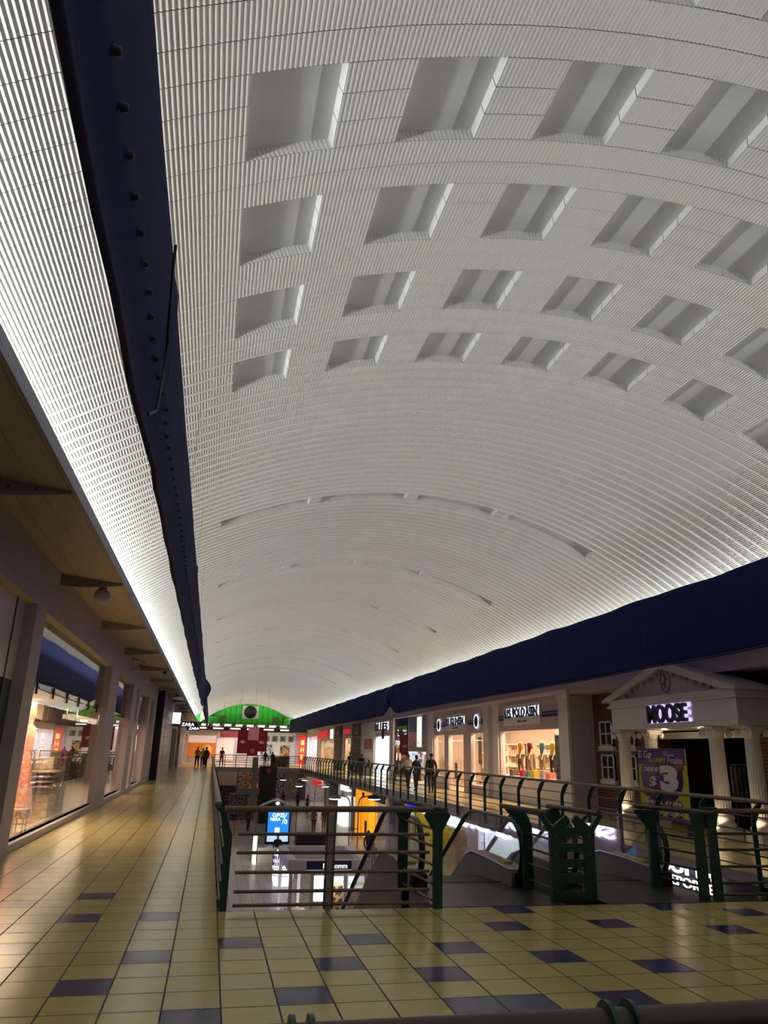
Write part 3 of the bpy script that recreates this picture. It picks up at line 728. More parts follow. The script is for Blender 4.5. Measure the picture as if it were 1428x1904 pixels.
tag(MB().box((6.05, 10.05, .42), (6.055, 10.17, .76)).build('escalator_notice', 'poster_yellow'), 'yellow safety notice with two figures on the right escalator glass', 'notice')
t_ = MB(); t_.box((6.046, 10.08, .52), (6.05, 10.095, .62)); t_.box((6.046, 10.12, .50), (6.05, 10.14, .66)); k_ = t_.build('pictogram', 'black', bpy.data.objects['escalator_notice']); k_.matrix_parent_inverse = Matrix()

# ================================================================== RIGHT FACADE (upper)
rops = [(10.6, 22.43, 0, 3.5, 0), (23.25, 28.55, .80, 2.46), (30.4, 32.1, .35, 2.45), (33.1, 35.35, 0, 2.42), (36.0, 37.75, .55, 2.45), (39.3, 47.2, 0, 3.6),
        (47.6, 52.2, 0, 2.58), (61.6, 64.4, 0, 2.6), (70.2, 79, 0, 2.5), (82, 91, 0, 3.0)]
wall_x('wall_right', XR, (-8, YE), (0, 4.62), rops, .20, ['wall_mauve', 'wall_white'], -1)
def facade_right():
    # pilasters and cornices
    for a, b, n in ((22.45, 23.15, 20), (28.62, 29.2, 21), (29.75, 30.3, 22), (37.85, 38.6, 23), (47.22, 47.58, 24), (52.3, 52.7, 25), (57.0, 57.2, 26), (61.2, 61.5, 27), (64.9, 65.3, 28), (70.0, 70.15, 29), (79.2, 81.8, 30)):
        m = MB(); m.box((XR-.08, a, 0), (XR+.0, b, 3.55)); m.box((XR-.11, a-.04, 0), (XR, b+.04, .14)); m.box((XR-.11, a-.04, 3.45), (XR, b+.04, 3.55)); struct(m, 'trim_%d' % n, 'wall_white')
    m = MB(); m.box((XR-.10, 22.45, 3.55), (XR, 40, 3.66)); m.box((XR-.05, 22.45, 3.9), (XR, 40, 3.95)); struct(m, 'trim_31', 'wall_white')
    m = MB(); m.box((XR-.05, 23.2, 0), (XR-.0, 28.6, .62)); m.box((XR-.07, 23.15, .62), (XR, 28.6, .78)); m.box((XR-.04, 36.0, 0), (XR, 37.8, .5)); struct(m, 'trim_32', 'wall_white')
facade_right()
room('wall_shop_right_a', XR+.2, 14.6, 23.1, 38.4, 0, 3.3, ['shop_wall', 'beige_floor'], '-x')
room('wall_shop_right_b', XR+.2, 14.6, 38.9, 52.4, 0, 3.7, ['shop_white', 'beige_floor'], '-x')
room('wall_shop_right_c', XR+.2, 13.8, 61.4, 79.2, 0, 3.2, ['shop_wall', 'beige_floor'], '-x')
room('wall_shop_right_d', XR+.2, 13.8, 81.8, 91.5, 0, 3.2, ['shop_white', 'beige_floor'], '-x')
area('shop_light_right_a', (12.4, 30.5, 3.2), (12.4, 30.5, 0), 1.2, 13, 1500, (1, .66, .42))
area('shop_light_right_b', (12.4, 44, 3.6), (12.4, 44, 0), 1.2, 5, 420, (1, .7, .5))
area('shop_light_right_b2', (12.2, 49.8, 3.5), (12.2, 49.8, 0), 1.0, 3, 700, (.8, .9, 1))
area('shop_light_right_c', (12.2, 70, 3.1), (12.2, 70, 0), 1, 16, 1400, (1, .72, .40))
area('shop_light_right_d', (12.2, 86.5, 3.1), (12.2, 86.5, 0), 1, 8, 900, (.85, .92, 1))
n = 200
for (y0, y1, z0, z1) in rops[1:]:
    g = MB(); g.box((XR+.10, y0, z0), (XR+.11, y1, z1)); struct(g, 'window_%d' % n, 'glass'); n += 1
# shop at 39.3-47.2: dark left door panel, tall white light boxes
def mid_shop():
    o = thing('shopfront_panel', 'tall dark glossy shopfront panel with white numerals behind three walkers', 'panel', (XR+.12, 45.5, 0))
    MB().box((XR+.12, 43.6, 0), (XR+.16, 47.1, 3.58)).build('panel', 'dark_grey', o)
    text('numerals', '70', 'white_lit', (XR+.119, 46.9, 2.0), *RX, 1.3, .28, .01, o)
    text('numerals', '11', 'white_lit', (XR+.119, 46.4, 1.12), *RX, 1.0, .42, .01, o)
    o = thing('shopfront_panel', 'pale lilac shopfront panel with a bright vertical light beside the dark panel', 'panel', (XR+.12, 41, 1.6))
    MB().box((XR+.12, 39.4, 1.65), (XR+.16, 43.5, 3.58)).build('panel', 'wall_white', o)
    MB().box((XR+.11, 40.6, 1.9), (XR+.12, 41.6, 3.5)).build('light_strip', 'soft_white_lit', o)
    for y in (40.3, 41.3, 42.1): MB().box((XR+.10, y, 2.05), (XR+.12, y+.08, 2.2)).build('hook', 'black', o)
    tag(MB().box((13.0, 43.5, .0), (13.3, 46.8, 1.5)).build('display_shelf', 'merch_warm'), 'warm lit merchandise shelf inside the shop behind the walkers', 'shelf')
    tag(MB().box((12.6, 39.6, .0), (12.9, 42.4, 1.6)).build('display_shelf', 'merch_dark'), 'dark red merchandise shelf inside the lilac shopfront', 'shelf')
mid_shop()
def lit(name, label, cat, x, y0, y1, z0, z1, m, t=.06, side=-1):
    return tag(MB().box((x, y0, z0), (x+side*t, y1, z1)).build(name, m), label, cat)
def signs_right():
    # polo store signage
    o = thing('shop_sign', 'white shop sign reading U.S. POLO ASSN above the large display window', 'sign', (XR-.08, 26.2, 2.9))
    MB().box((XR-.06, 24.6, 2.66), (XR-.01, 28.0, 3.40)).build('panel', 'wall_white', o)
    text('letters', 'U.S. POLO ASSN', 'navy_print', (XR-.09, 27.75, 2.92), *RX, 3.0, .33, .03, o, bold=.02)
    text('letters_glow', 'U.S. POLO ASSN', 'white_lit', (XR-.062, 27.68, 2.95), *RX, 3.0, .33, .01, o, bold=.02)
    text('small_letters', 'SINCE 1890', 'navy_print', (XR-.07, 26.6, 2.74), *RX, .8, .07, .01, o)
    for a, b in ((23.2, 24.5), (28.05, 28.7)):
        MB().box((XR-.03, a, 3.0), (XR-.01, b, 3.04)).build('stripe', 'navy_print', o); MB().box((XR-.03, a, 2.86), (XR-.01, b, 2.95)).build('stripe', 'navy_print', o)
    o = thing('shop_sign', 'smaller U.S. POLO ASSN sign with round emblems over the store entrance', 'sign', (XR-.08, 34, 2.9))
    MB().box((XR-.05, 32.7, 2.62), (XR-.01, 35.6, 3.34)).build('panel', 'wall_white', o)
    text('letters', 'U.S. POLO ASSN', 'navy_print', (XR-.08, 35.45, 2.85), *RX, 2.6, .34, .03, o, bold=.02)
    text('letters_glow', 'U.S. POLO ASSN', 'white_lit', (XR-.052, 35.38, 2.88), *RX, 2.6, .34, .01, o, bold=.02)
    text('small_letters', 'SINCE 1890', 'navy_print', (XR-.06, 34.5, 2.70), *RX, .8, .07, .01, o)
    for y, a, b in ((31.2, 30.4, 32.4), (36.8, 35.8, 37.8)):
        MB().box((XR-.03, a, 2.96), (XR-.01, b, 3.0)).build('stripe', 'navy_print', o); MB().box((XR-.03, a, 2.82), (XR-.01, b, 2.92)).build('stripe', 'navy_print', o)
        MB().lathe([(.001, 0), (.22, 0), (.24, .02), (.001, .02)], (XR-.08, y, 2.93), 20, axis='X').build('emblem', 'navy_print', o)
        MB().lathe([(.25, 0), (.29, 0), (.29, .02), (.25, .02)], (XR-.07, y, 2.93), 20, axis='X').build('emblem_ring', 'white_lit', o)
    o = thing('shop_sign', 'white lettering with black edges over the bright blue-white shop window', 'sign', (XR-.05, 50, 3))
    MB().box((XR-.05, 47.9, 2.8), (XR-.0, 52.1, 3.52)).build('board', 'wall_white', o)
    text('letters', 'BILLIES', 'black', (XR-.10, 52.0, 2.92), *RX, 3.9, .5, .04, o, bold=.02)
    text('letters_glow', 'BILLIES', 'white_lit', (XR-.05, 51.8, 2.96), *RX, 3.9, .5, .02, o, bold=.02)
    o = thing('round_sign', 'round maroon sign hanging under the white lettering on the right', 'sign', (XR-.5, 48.4, 2.7))
    MB().lathe([(.001, 0), (.36, 0), (.36, .06), (.001, .06)], (XR-.35, 48.4, 2.72), 24, axis='X').build('disc', 'cl_maroon', o)
    MB().tube([(XR-.3, 48.4, 2.72), (XR, 48.4, 2.72)], .02, 8).build('arm', 'black', o)
    o = thing('hoarding_panel', 'white boarded panel with maroon squares between two shopfronts', 'panel', (XR-.03, 54.5, 0))
    MB().box((XR-.04, 52.8, 0), (XR-.01, 56.9, 3.6)).build('board', 'wall_white', o)
    MB().box((XR-.06, 53.2, 1.75), (XR-.04, 55.9, 2.45)).build('maroon_square', 'maroon', o); MB().box((XR-.06, 53.2, 1.2), (XR-.04, 55.6, 1.5)).build('maroon_square', 'pink_print_glow', o)
    MB().box((XR-.055, 53.0, 2.66), (XR-.04, 56.2, 3.55)).build('upper_panel', 'wall_white', o)
    MB().lathe([(.001, 0), (.3, .001), (.3, .02), (.001, .02)], (XR-.06, 54, .75), 20, axis='X').build('oval', 'cl_maroon', o)
    for y0, y1, lb, tx in ((57.4, 60.9, 'black hanging shop banner with a white crest, nearer one', 'U'), (66.2, 69.9, 'black hanging shop banner with white lettering, farther one', 'A')):
        o = thing('shop_banner', lb, 'banner', (XR-.06, y0, 2.6)); MB().box((XR-.08, y0, 2.66), (XR-.04, y1, 3.66)).build('board', 'chalk_black', o)
        text('crest', tx, 'shop_white', (XR-.085, (y0+y1)/2+.6, 2.85), *RX, 1.2, .6, .01, o)
        MB().box((XR-.05, y0, 0), (XR-.03, y1, 2.6)).build('lower_panel', 'merch_dark', o)
    lit('red_sign', 'small red sign over the narrow warm-lit shop window', 'sign', XR-.04, 61.9, 65.2, 2.98, 3.32, 'red_lit')
    lit('red_sign', 'wide glowing red sign over the far warm shop window', 'sign', XR-.04, 74.5, 81.5, 2.75, 3.45, 'red_lit')
    lit('white_sign', 'tall narrow white light beside the far red sign', 'sign', XR-.04, 71.2, 72.6, 2.65, 3.5, 'soft_white_lit')
    o = thing('entrance_pylon', 'tall red sign with yellow vertical characters at the far right', 'sign', (10.3, 90.2, 0))
    MB().box((10.0, 90.2, 0), (10.75, 90.5, 3.2)).build('panel', 'red_lit', o)
    for i, ch in enumerate(('E', 'H', 'I')):
        text('character', ch, 'yellow_lit', (10.2, 90.19, .5+i*.8), *FY, .4, .55, .01, o, bold=.03)
    for i, (y0, y1, m, lb) in enumerate(((71, 78, 'merch_warm', 'warm gold merchandise shelf in the far right shop'), (62, 64.2, 'merch_warm', 'slim golden merchandise shelf in the narrow far shop'), (83, 90, 'merch_cool', 'cool white merchandise shelf in the last right shop'), (48, 51.8, 'merch_cool', 'blue-white merchandise shelf under the white lettering'))):
        tag(MB().box((13.0, y0, 0), (13.3, y1, 2.2)).build('display_shelf', m), lb, 'shelf')
signs_right()

# ================================================================== COLUMNED BRICK SHOP
def brick_shop():
    XB = 11.85
    mb = MB(); ops = (15.2, 18.85, 0, 2.32)
    ys = [10.6, ops[0], ops[1], 22.43]
    mb.quad((XB, 10.6, 0), (XB, ops[0], 0), (XB, ops[0], 3.5), (XB, 10.6, 3.5)); mb.quad((XB, ops[1], 0), (XB, 22.43, 0), (XB, 22.43, 3.5), (XB, ops[1], 3.5)); mb.quad((XB, ops[0], 2.32), (XB, ops[1], 2.32), (XB, ops[1], 3.5), (XB, ops[0], 3.5))
    mb.quad((XB, 18.85, 0), (XB+.4, 18.85, 0), (XB+.4, 18.85, 2.32), (XB, 18.85, 2.32))
    struct(mb, 'wall_right_brick', 'brick')
    s = MB(); s.quad((XR, 22.43, 0), (XB, 22.43, 0), (XB, 22.43, 3.5), (XR, 22.43, 3.5)); s.quad((XR, 10.6, 3.5), (XB, 10.6, 3.5), (XB, 22.43, 3.5), (XR, 22.43, 3.5)); s.quad((XR, 10.6, 0), (XB, 10.6, 0), (XB, 10.6, 3.5), (XR, 10.6, 3.5)); struct(s, 'wall_right_return', 'wall_mauve')
    room('wall_shop_brick', XB+.1, 15.5, 14.9, 19.2, 0, 2.5, ['dark_grey', 'dark_grey'], '-x')
    lt = MB(); lt.box((XB-.05, 15.2, 2.10), (XB+.05, 18.7, 2.26)); struct(lt, 'trim_40', 'white_paint')
    # sash windows in the brick
    wn = 300
    for (ya, yb) in ((21.2, 21.98), (19.95, 20.65)):
        for (za, zb) in ((1.92, 2.66), (.95, 1.68)):
            f = MB(); f.box((XB-.05, ya, za), (XB, yb, zb), 1)
            f.box((XB-.07, ya, za), (XB-.02, ya+.07, zb)); f.box((XB-.07, yb-.07, za), (XB-.02, yb, zb)); f.box((XB-.07, ya, za), (XB-.02, yb, za+.05)); f.box((XB-.07, ya, zb-.05), (XB-.02, yb, zb))
            f.box((XB-.07, (ya+yb)/2-.02, za), (XB-.02, (ya+yb)/2+.02, zb)); f.box((XB-.07, ya, (za+zb)/2-.018), (XB-.02, yb, (za+zb)/2+.018)); f.box((XB-.10, ya-.06, za-.12), (XB, yb+.06, za))
            struct(f, 'window_%d' % wn, ['white_paint', 'window_glass_dark']); wn += 1
    b = MB(); b.box((XB-.03, 19.2, 1.78), (XB, 22.3, 1.80)); struct(b, 'trim_41', 'white_paint')
    # dim clothes stock in the dark doorway
    o = thing('clothes_rack', 'dim metal clothes rack inside the dark doorway of the brick shop', 'rack', (12.8, 16.4, 0))
    MB().tube([(12.8, 15.6, 0), (12.8, 15.6, 1.5), (12.8, 17.2, 1.5), (12.8, 17.2, 0)], .02, 8).build('frame', 'mid_grey', o)
    for k in range(9): MB().box((12.62, 15.7+k*.16, .7), (12.98, 15.78+k*.16, 1.46)).build('garment', ['cl_grey', 'cl_black', 'cl_navy', 'cl_brown'][k % 4], o)
brick_shop()
def column(label, x, y, glow):
    o = thing('column', label, 'column', (x, y, 0))
    MB().box((x-.24, y-.24, 0), (x+.24, y+.24, .26)).build('plinth', 'white_plaster', o, bevel=.01)
    MB().lathe([(.22, .26), (.235, .29), (.235, .33), (.21, .35), (.19, .38), (.20, .42), (.205, .45), (.19, .48), (.17, .50)], (x, y, 0), 28).build('base', 'white_plaster', o)
    n = 80; V = []; hs = [.50, .53, 1.0, 1.5, 2.02, 2.05]
    for z in hs:
        r0 = .168-.018*(z-.5)/1.55
        for k in range(n):
            a = 2*pi*k/n; fl = abs(sin(a*10)); r = r0*(1-.065*fl**.6) if .52 < z < 2.03 else r0
            V.append((x+r*cos(a), y+r*sin(a), z))
    sh = MB(); sh.add(V, [(i*n+k, i*n+(k+1) % n, (i+1)*n+(k+1) % n, (i+1)*n+k) for i in range(len(hs)-1) for k in range(n)]); sh.build('shaft', 'white_plaster', o)
    cp = MB(); cp.lathe([(.152, 2.05), (.17, 2.07), (.165, 2.10), (.19, 2.16), (.21, 2.2)], (x, y, 0), 28); cp.box((x-.22, y-.22, 2.24), (x+.22, y+.22, 2.285)); cp.box((x-.17, y-.20, 2.18), (x+.17, y+.20, 2.24))
    c = cp.build('capital', 'white_plaster', o)
    for sx in (-1, 1):
        for sy in (-1, 1):
            v = MB(); cx, cy, cz = x+sx*.185, y+sy*.205, 2.15
            v.lathe([(.001, -.035), (.03, -.035), (.034, -.025), (.045, -.025), (.075, -.03), (.08, 0), (.075, .03), (.045, .025), (.034, .025), (.03, .035), (.001, .035)], (cx, cy, cz), 18, axis='X')
            v.build('volute', 'white_plaster', c)
    # small warm uplight at the base
    if glow:
        u = MB(); u.lathe([(.03, 0), (.045, .02), (.001, .022)], (x-.26, y-.05, .262), 12); u.build('uplight', 'warm_lit', o)
        l = bpy.data.lights.new('column_uplight', 'SPOT'); l.energy = 7; l.color = (1, .66, .36); l.spot_size = radians(110); l.shadow_soft_size = .03
        lo = bpy.data.objects.new('column_uplight', l); COL.objects.link(lo); lo.location = (x-.33, y-.16, .32)
        lo.rotation_euler = (Vector((x, y, 1.1))-lo.location).to_track_quat('-Z', 'Y').to_euler()
    return o
column('fluted white column at the far left of the brick shop porch, warm light at its base', 10.75, 18.72, True)
column('fluted white column behind the sale poster, beside the left corner column', 10.92, 17.72, True)
column('fluted white column left of the corner column at the right of the porch', 10.75, 14.88, True)
column('rightmost fluted white column under the porch corner', 10.98, 14.02, True)
def portico():
    o = thing('portico', 'white classical pediment and entablature over the brick shop entrance', 'portico', (10.7, 16.4, 2.3)); x = 10.55; ya, yb = 13.83, 19.08
    e = MB(); e.box((x, ya, 2.30), (XR+.85, yb, 2.42)); e.box((x+.05, ya+.05, 2.42), (XR+.85, yb-.05, 2.86)); e.box((x, ya-.02, 2.86), (XR+.85, yb+.08, 2.92)); e.box((x+.02, ya+.02, 2.92), (XR+.85, yb-.02, 3.07))
    e.build('entablature', 'white_paint', o, bevel=.01)
    ap = ((ya+yb)/2, 3.90); zb = 3.07
    t = MB(); t.prism([(x+.12, ya, zb), (x+.12, yb, zb), (x+.12, ap[0], ap[1]-.06)], (.8, 0, 0)); t.build('tympanum', 'wall_mauve', o)
    for s in (-1, 1):
        ye = ya-.08 if s < 0 else yb+.30
        m = MB(); d = Vector((0, ye-ap[0], zb-ap[1])); nn = Vector((0, -d.z, d.y)).normalized()*(.16 if d.y > 0 else -.16)
        P = [Vector((x, ap[0], ap[1])), Vector((x, ye, zb)), Vector((x, ye, zb-.0))-Vector((0, 0, .02)), Vector((x, ye-s*.55, zb)), Vector((x, ap[0], ap[1]-.22))]
        m.prism([(x-.04, ap[0], ap[1]), (x-.04, ye, zb+.02), (x-.04, ye, zb-.04), (x-.04, ye-s*.50, zb+.0), (x-.04, ap[0], ap[1]-.20)], (.95, 0, 0)); m.build('raking_cornice', 'white_paint', o, bevel=.008)
        for k in range(6):
            t_ = (k+1.2)/8; y = ap[0]+(ye-s*.5-ap[0])*t_; z = ap[1]-.20+(zb-ap[1]+.20)*t_
            MB().prism([(x+.05, y-.06, z-.0), (x+.05, y+.06, z-.0), (x+.05, y+.06, z-.10), (x+.05, y-.06, z-.10)], (.10, 0, 0)).build('dentil', 'trim_cream', o)
    m = MB(); cy, cz = ap[0], 3.42
    for r0, r1 in ((.21, .235),):
        V = []; nn = 32
        for k in range(nn):
            a = 2*pi*k/nn
            V += [(x+.10, cy+r0*.9*cos(a), cz+r0*1.25*sin(a)), (x+.10, cy+r1*.9*cos(a), cz+r1*1.25*sin(a)), (x+.13, cy+r1*.9*cos(a), cz+r1*1.25*sin(a)), (x+.13, cy+r0*.9*cos(a), cz+r0*1.25*sin(a))]
        m.add(V, [(4*k+q, 4*((k+1) % nn)+q, 4*((k+1) % nn)+(q+1) % 4, 4*k+(q+1) % 4) for k in range(nn) for q in range(4)])
    m.tube([(x+.10, cy+.05, cz+.16), (x+.10, cy-.02, cz+.05), (x+.10, cy+.03, cz-.08), (x+.10, cy-.02, cz-.20)], .018, 6); m.tube([(x+.10, cy-.02, cz+.05), (x+.10, cy-.10, cz+.0)], .015, 6); m.tube([(x+.10, cy+.03, cz-.05), (x+.10, cy+.10, cz-.10)], .02, 6)
    m.build('oval_emblem', 'mid_grey', o)
    for y in (17.2, 15.7):
        MB().lathe([(.001, 0), (.07, 0), (.08, .012)], (11.0, y, 2.286), 16).build('downlight', 'warm_lit', o)
        l = bpy.data.lights.new('porch_light', 'POINT'); l.energy = 2.5; l.color = (1, .75, .5); l.shadow_soft_size = .05; lo = bpy.data.objects.new('porch_light', l); COL.objects.link(lo); lo.location = (11.0, y, 2.2)
    s = thing('shop_sign', 'black MOOSE letters with a violet-white glow on the porch beam', 'sign', (10.5, 16.4, 2.4))
    text('letters', 'MOOSE', 'black', (x+.0, 17.12, 2.42), *RX, 1.62, .42, .06, s, bold=.03)
    text('letters_glow', 'MOOSE', 'violet_lit', (x+.03, 17.13, 2.40), *RX, 1.70, .455, .008, s, bold=.045)
portico()
def poster():
    x = 10.28; y0, y1 = 15.38, 17.33; z0, z1 = .26, 1.83; W = y1-y0; H = z1-z0
    o = thing('sale_poster', 'purple and yellow sale poster reading DESDE $3 in front of the brick shop', 'poster', (x, 16.3, 0))
    MB().box((x, y0, z0), (x+.03, y1, z1)).build('board', 'poster_yellow', o)
    for yy in (y0+.2, y1-.2): MB().box((x+.03, yy-.02, 0), (x+.30, yy+.02, z0+.1)).build('foot', 'dark_grey', o)
    MB().box((x-.004, y0, z1-.36), (x, y1, z1)).build('header', 'poster_purple', o)
    MB().box((x-.004, y0, z0), (x, y1, z0+.09)).build('footer', 'poster_purple', o)
    c = MB(); c.lathe([(.001, 0), (.5, 0), (.5, .006), (.001, .006)], (0, 0, 0), 48, axis='X')
    c.v = [(x-.007+v[0], (y0+y1)/2+.02+v[1]*1.70, z0+.92+v[2]*1.14) for v in c.v]; c.build('circle', 'poster_purple', o)
    yl = lambda u: y1-u*W; zl = lambda v: z1-v*H; k = x-.014
    def T(s, u, v, w_, h_, m='poster_white', b=.01): text('lettering', s, m, (k, yl(u), zl(v+h_)), *RX, w_*W, h_*H, .004, o, bold=b)
    T('El Gar', .04, .03, .30, .11); T('ROMPE', .27, .135, .36, .07, 'poster_yellow', .03); T('LOS', .58, .04, .09, .035); T('UNIDOS', .58, .08, .22, .03); T('Finales', .66, .12, .30, .09)
    T('DESDE', .15, .27, .30, .06, b=.03); T('$', .24, .40, .16, .19, b=.03); T('3', .47, .235, .37, .36, b=.07)
    for u, v, s in ((.77+.1, .26, 1), (.16, .62, 1)):
        c = MB(); c.lathe([(.001, 0), (.11, 0), (.11, .004), (.001, .004)], (0, 0, 0), 24, axis='X'); c.v = [(x-.010+q[0], yl(u)+q[1]*1.6, zl(v)+q[2]) for q in c.v]; c.build('ball', 'poster_rust', o)
    for r, row in enumerate((('$4', '$5', '$7', '$8'), ('$9', '$10', '$12', '$14'))):
        for q, s in enumerate(row):
            u = .22+q*.195; v = .765+r*.135
            c = MB(); c.lathe([(.001, 0), (.075, 0), (.075, .004), (.001, .004)], (0, 0, 0), 24, axis='X'); c.v = [(x-.010+p[0], yl(u)+p[1]*1.75, zl(v)+p[2]*1.1) for p in c.v]; c.build('price_dot', 'poster_purple', o)
            T(s, u-.065, v-.03, .13, .06, b=.02)
poster()

# ================================================================== MANNEQUINS, PEOPLE
def skin_mesh(name, verts, edges, radii, m, parent=None, sub=1, root=0):
    me = bpy.data.meshes.new(name); me.from_pydata(verts, edges, []); ob = bpy.data.objects.new(name, me); COL.objects.link(ob)
    sk = ob.modifiers.new('skin', 'SKIN'); sk.use_smooth_shade = True
    for i, r in enumerate(radii): me.skin_vertices[0].data[i].radius = (r, r) if not isinstance(r, tuple) else r
    me.skin_vertices[0].data[root].use_root = True
    ss = ob.modifiers.new('sub', 'SUBSURF'); ss.levels = sub; ss.render_levels = sub
    dg = bpy.context.evaluated_depsgraph_get(); dg.update(); nm = bpy.data.meshes.new_from_object(ob.evaluated_get(dg))
    ob.modifiers.clear(); ob.data = nm; nm.name = name; nm.materials.clear(); nm.materials.append(M[m])
    nm.polygons.foreach_set('use_smooth', [True]*len(nm.polygons))
    if parent: ob.parent = parent
    return ob
def person(label, x, y, z, rot, shirt, trouser, hair='hair_black', skin='skin_brown', h=1.52, stride=.16, name='person', cat='person', bag=None, female=False, sit=False, headless=False, armbend=0.0, pack=None):
    o = thing(name, label, cat, (0, 0, 0)); s = h/1.75; sh = .185 if not female else .165
    st = stride
    def B(a): return [(v[0]*s, v[1]*s, v[2]*s) for v in a]
    if sit:
        hip = .50; legs = lambda q: [(q*.09, 0, hip), (q*.10, .42, hip), (q*.10, .44, .08), (q*.10, .56, .03)]
    else:
        hip = .92
        def legs(q):
            f = st*q; return [(q*.09, 0, hip-.04), (q*.10, f*.55+.03, .50), (q*.10, f-.03, .10), (q*.10, f+.13, .03)]
    up = hip-.92
    def arm(q):
        f = -st*q*.8+armbend*.15; return [(q*sh, 0, 1.42+up), (q*(sh+.05), f*.4-.02, 1.15+up), (q*(sh+.04), f*.9+.06+armbend*.12, .92+up+armbend*.2), (q*(sh+.035), f+.09+armbend*.12, .83+up+armbend*.25)]
    V = [(0, 0, .95+up), (0, .0, 1.10+up), (0, -.01, 1.32+up), (0, -.01, 1.44+up), (0, .0, 1.52+up)]
    R = [(.14, .10), (.125, .09), (.16, .105), (.075, .07), (.05, .05)]
    E = [(0, 1), (1, 2), (2, 3), (3, 4)]
    if not headless:
        V += [(0, .012, 1.60+up), (0, .015, 1.68+up), (0, .0, 1.735+up)]; R += [(.068, .078), (.080, .095), (.045, .055)]; E += [(4, 5), (5, 6), (6, 7)]
    def chain(pts, rs, root):
        i = len(V)
        for p, r in zip(pts, rs): V.append(p); R.append(r)
        E.append((root, i)); E.extend((i+k, i+k+1) for k in range(len(pts)-1)); return i+len(pts)-1
    for q in (-1, 1):
        chain(legs(q), [.085, .058, .038, .032], 0)
        e = chain(arm(q), [.052, .040, .028, .024], 3)
        w_ = Vector(arm(q)[-1])
        for k in range(4):
            dx = (k-1.5)*.018; chain([tuple(w_+Vector((q*.005, dx+.0, -.05))), tuple(w_+Vector((q*.0, dx+.006, -.085-.006*(1.5-abs(k-1.5)))))], [.008, .007], e)
        chain([tuple(w_+Vector((-q*.005, .035, -.02))), tuple(w_+Vector((-q*.008, .045, -.045)))], [.009, .008], e)
    body = skin_mesh('body', B(V), E, [(r*s if not isinstance(r, tuple) else (r[0]*s, r[1]*s)) for r in R], skin, o, sub=1)
    # shirt
    SV = [(0, 0, .90+up), (0, 0, 1.10+up), (0, -.01, 1.32+up), (0, -.01, 1.455+up)]; SR = [(.165, .12), (.15, .11), (.185, .125), (.085, .08)]; SE = [(0, 1), (1, 2), (2, 3)]
    for q in (-1, 1):
        a = arm(q); i = len(SV); SV += [(a[0][0], a[0][1], a[0][2]-.01), tuple(Vector(a[1])+Vector((0, 0, .02)))]; SR += [.068, .056]; SE += [(3, i), (i, i+1)]
        if shirt in ('cl_black', 'cl_navy', 'cl_denim'): SV.append(a[2]); SR.append(.042); SE.append((i+1, i+2))
    skin_mesh('shirt', B(SV), SE, [(r*s if not isinstance(r, tuple) else (r[0]*s, r[1]*s)) for r in SR], shirt, o)
    TV = [(0, 0, hip+.04)]; TR = [(.15, .115)]; TE = []
    for q in (-1, 1):
        l = legs(q); i = len(TV); TV += [l[0], l[1], (l[2][0], l[2][1], l[2][2]-.01)]; TR += [.102, .074, .052]; TE += [(0, i), (i, i+1), (i+1, i+2)]
    skin_mesh('trousers', B(TV), TE, [(r*s if not isinstance(r, tuple) else (r[0]*s, r[1]*s)) for r in TR], trouser, o)
    for q in (-1, 1):
        l = legs(q); f = Vector(l[3]); m = MB(); m.tube([(f.x*s, (f.y-.17)*s, .035*s), (f.x*s, (f.y-.05)*s, .04*s), (f.x*s, (f.y+.06)*s, .03*s)], [.035*s, .045*s, .03*s], 8); sho = m.build('shoe', 'cl_black'); sho.parent = o
    if not headless:
        hm = MB(); prof = [(.001, .115)]+[(.095*sin(a), .115*cos(a)) for a in [radians(12*i) for i in range(1, 9)]]; hm.lathe(prof, (0, 0, 0), 16)
        drop = .10 if female else 0
        hm.v = [(v[0]*s*.98, (v[1]-.018)*s*1.12, (v[2]+1.665+up-(drop if v[1] < -.03 and v[2] < .06 else 0))*s) for v in hm.v]; a = hm.build('hair', hair); a.parent = o
        nz = MB(); nz.prism([(0, .108*s, (1.665+up)*s), (-.014*s, .095*s, (1.625+up)*s), (0, .125*s, (1.628+up)*s)], (.012*s, 0, 0)); a = nz.build('nose', skin); a.parent = o
    if pack:
        m = MB(); m.box((-.14*s, -.26*s, 1.02*s), (.14*s, -.12*s, 1.42*s)); a = m.build('backpack', pack, bevel=.03); a.parent = o
    if bag:
        m = MB(); bx_ = (sh+.08)*s; m.box((bx_-.05*s, -.14*s, .48*s), (bx_+.05*s, .20*s, .80*s)); a = m.build('bag', bag, bevel=.01); a.parent = o
        m = MB(); m.tube([(bx_, -.05*s, .80*s), (bx_, .03*s, .90*s), (bx_, .11*s, .80*s)], .008, 6); a = m.build('bag_handle', bag); a.parent = o
    o.location = (x, y, z); o.rotation_euler = (0, 0, rot)
    return o
UP, LO = 0, -4
person('person in white shirt with backpack straps, walking on the right walkway', 9.2, 35.8, UP, radians(188), 'cl_white', 'cl_black', h=1.50)
person('person in dark blue jacket carrying a yellow bag on the right walkway', 9.0, 33.6, UP, radians(8), 'cl_navy', 'cl_black', h=1.48, bag='cl_yellow', female=True)
person('person in broad black jacket walking at right of a group of three', 9.2, 31.9, UP, radians(-5), 'cl_black', 'cl_black', h=1.56)
person('person in black top holding a bag, left of two distant walkers on the right walkway', 9.0, 50.4, UP, radians(20), 'cl_black', 'cl_black', h=1.5, bag='cl_black')
person('person in dark jacket, right of two distant walkers on the right walkway', 9.1, 47.0, UP, radians(-10), 'cl_navy', 'cl_denim', h=1.42)
person('person in lilac shirt standing at the far end of the left corridor', -1.05, 68, UP, radians(170), 'cl_lilac', 'cl_black', h=1.6)
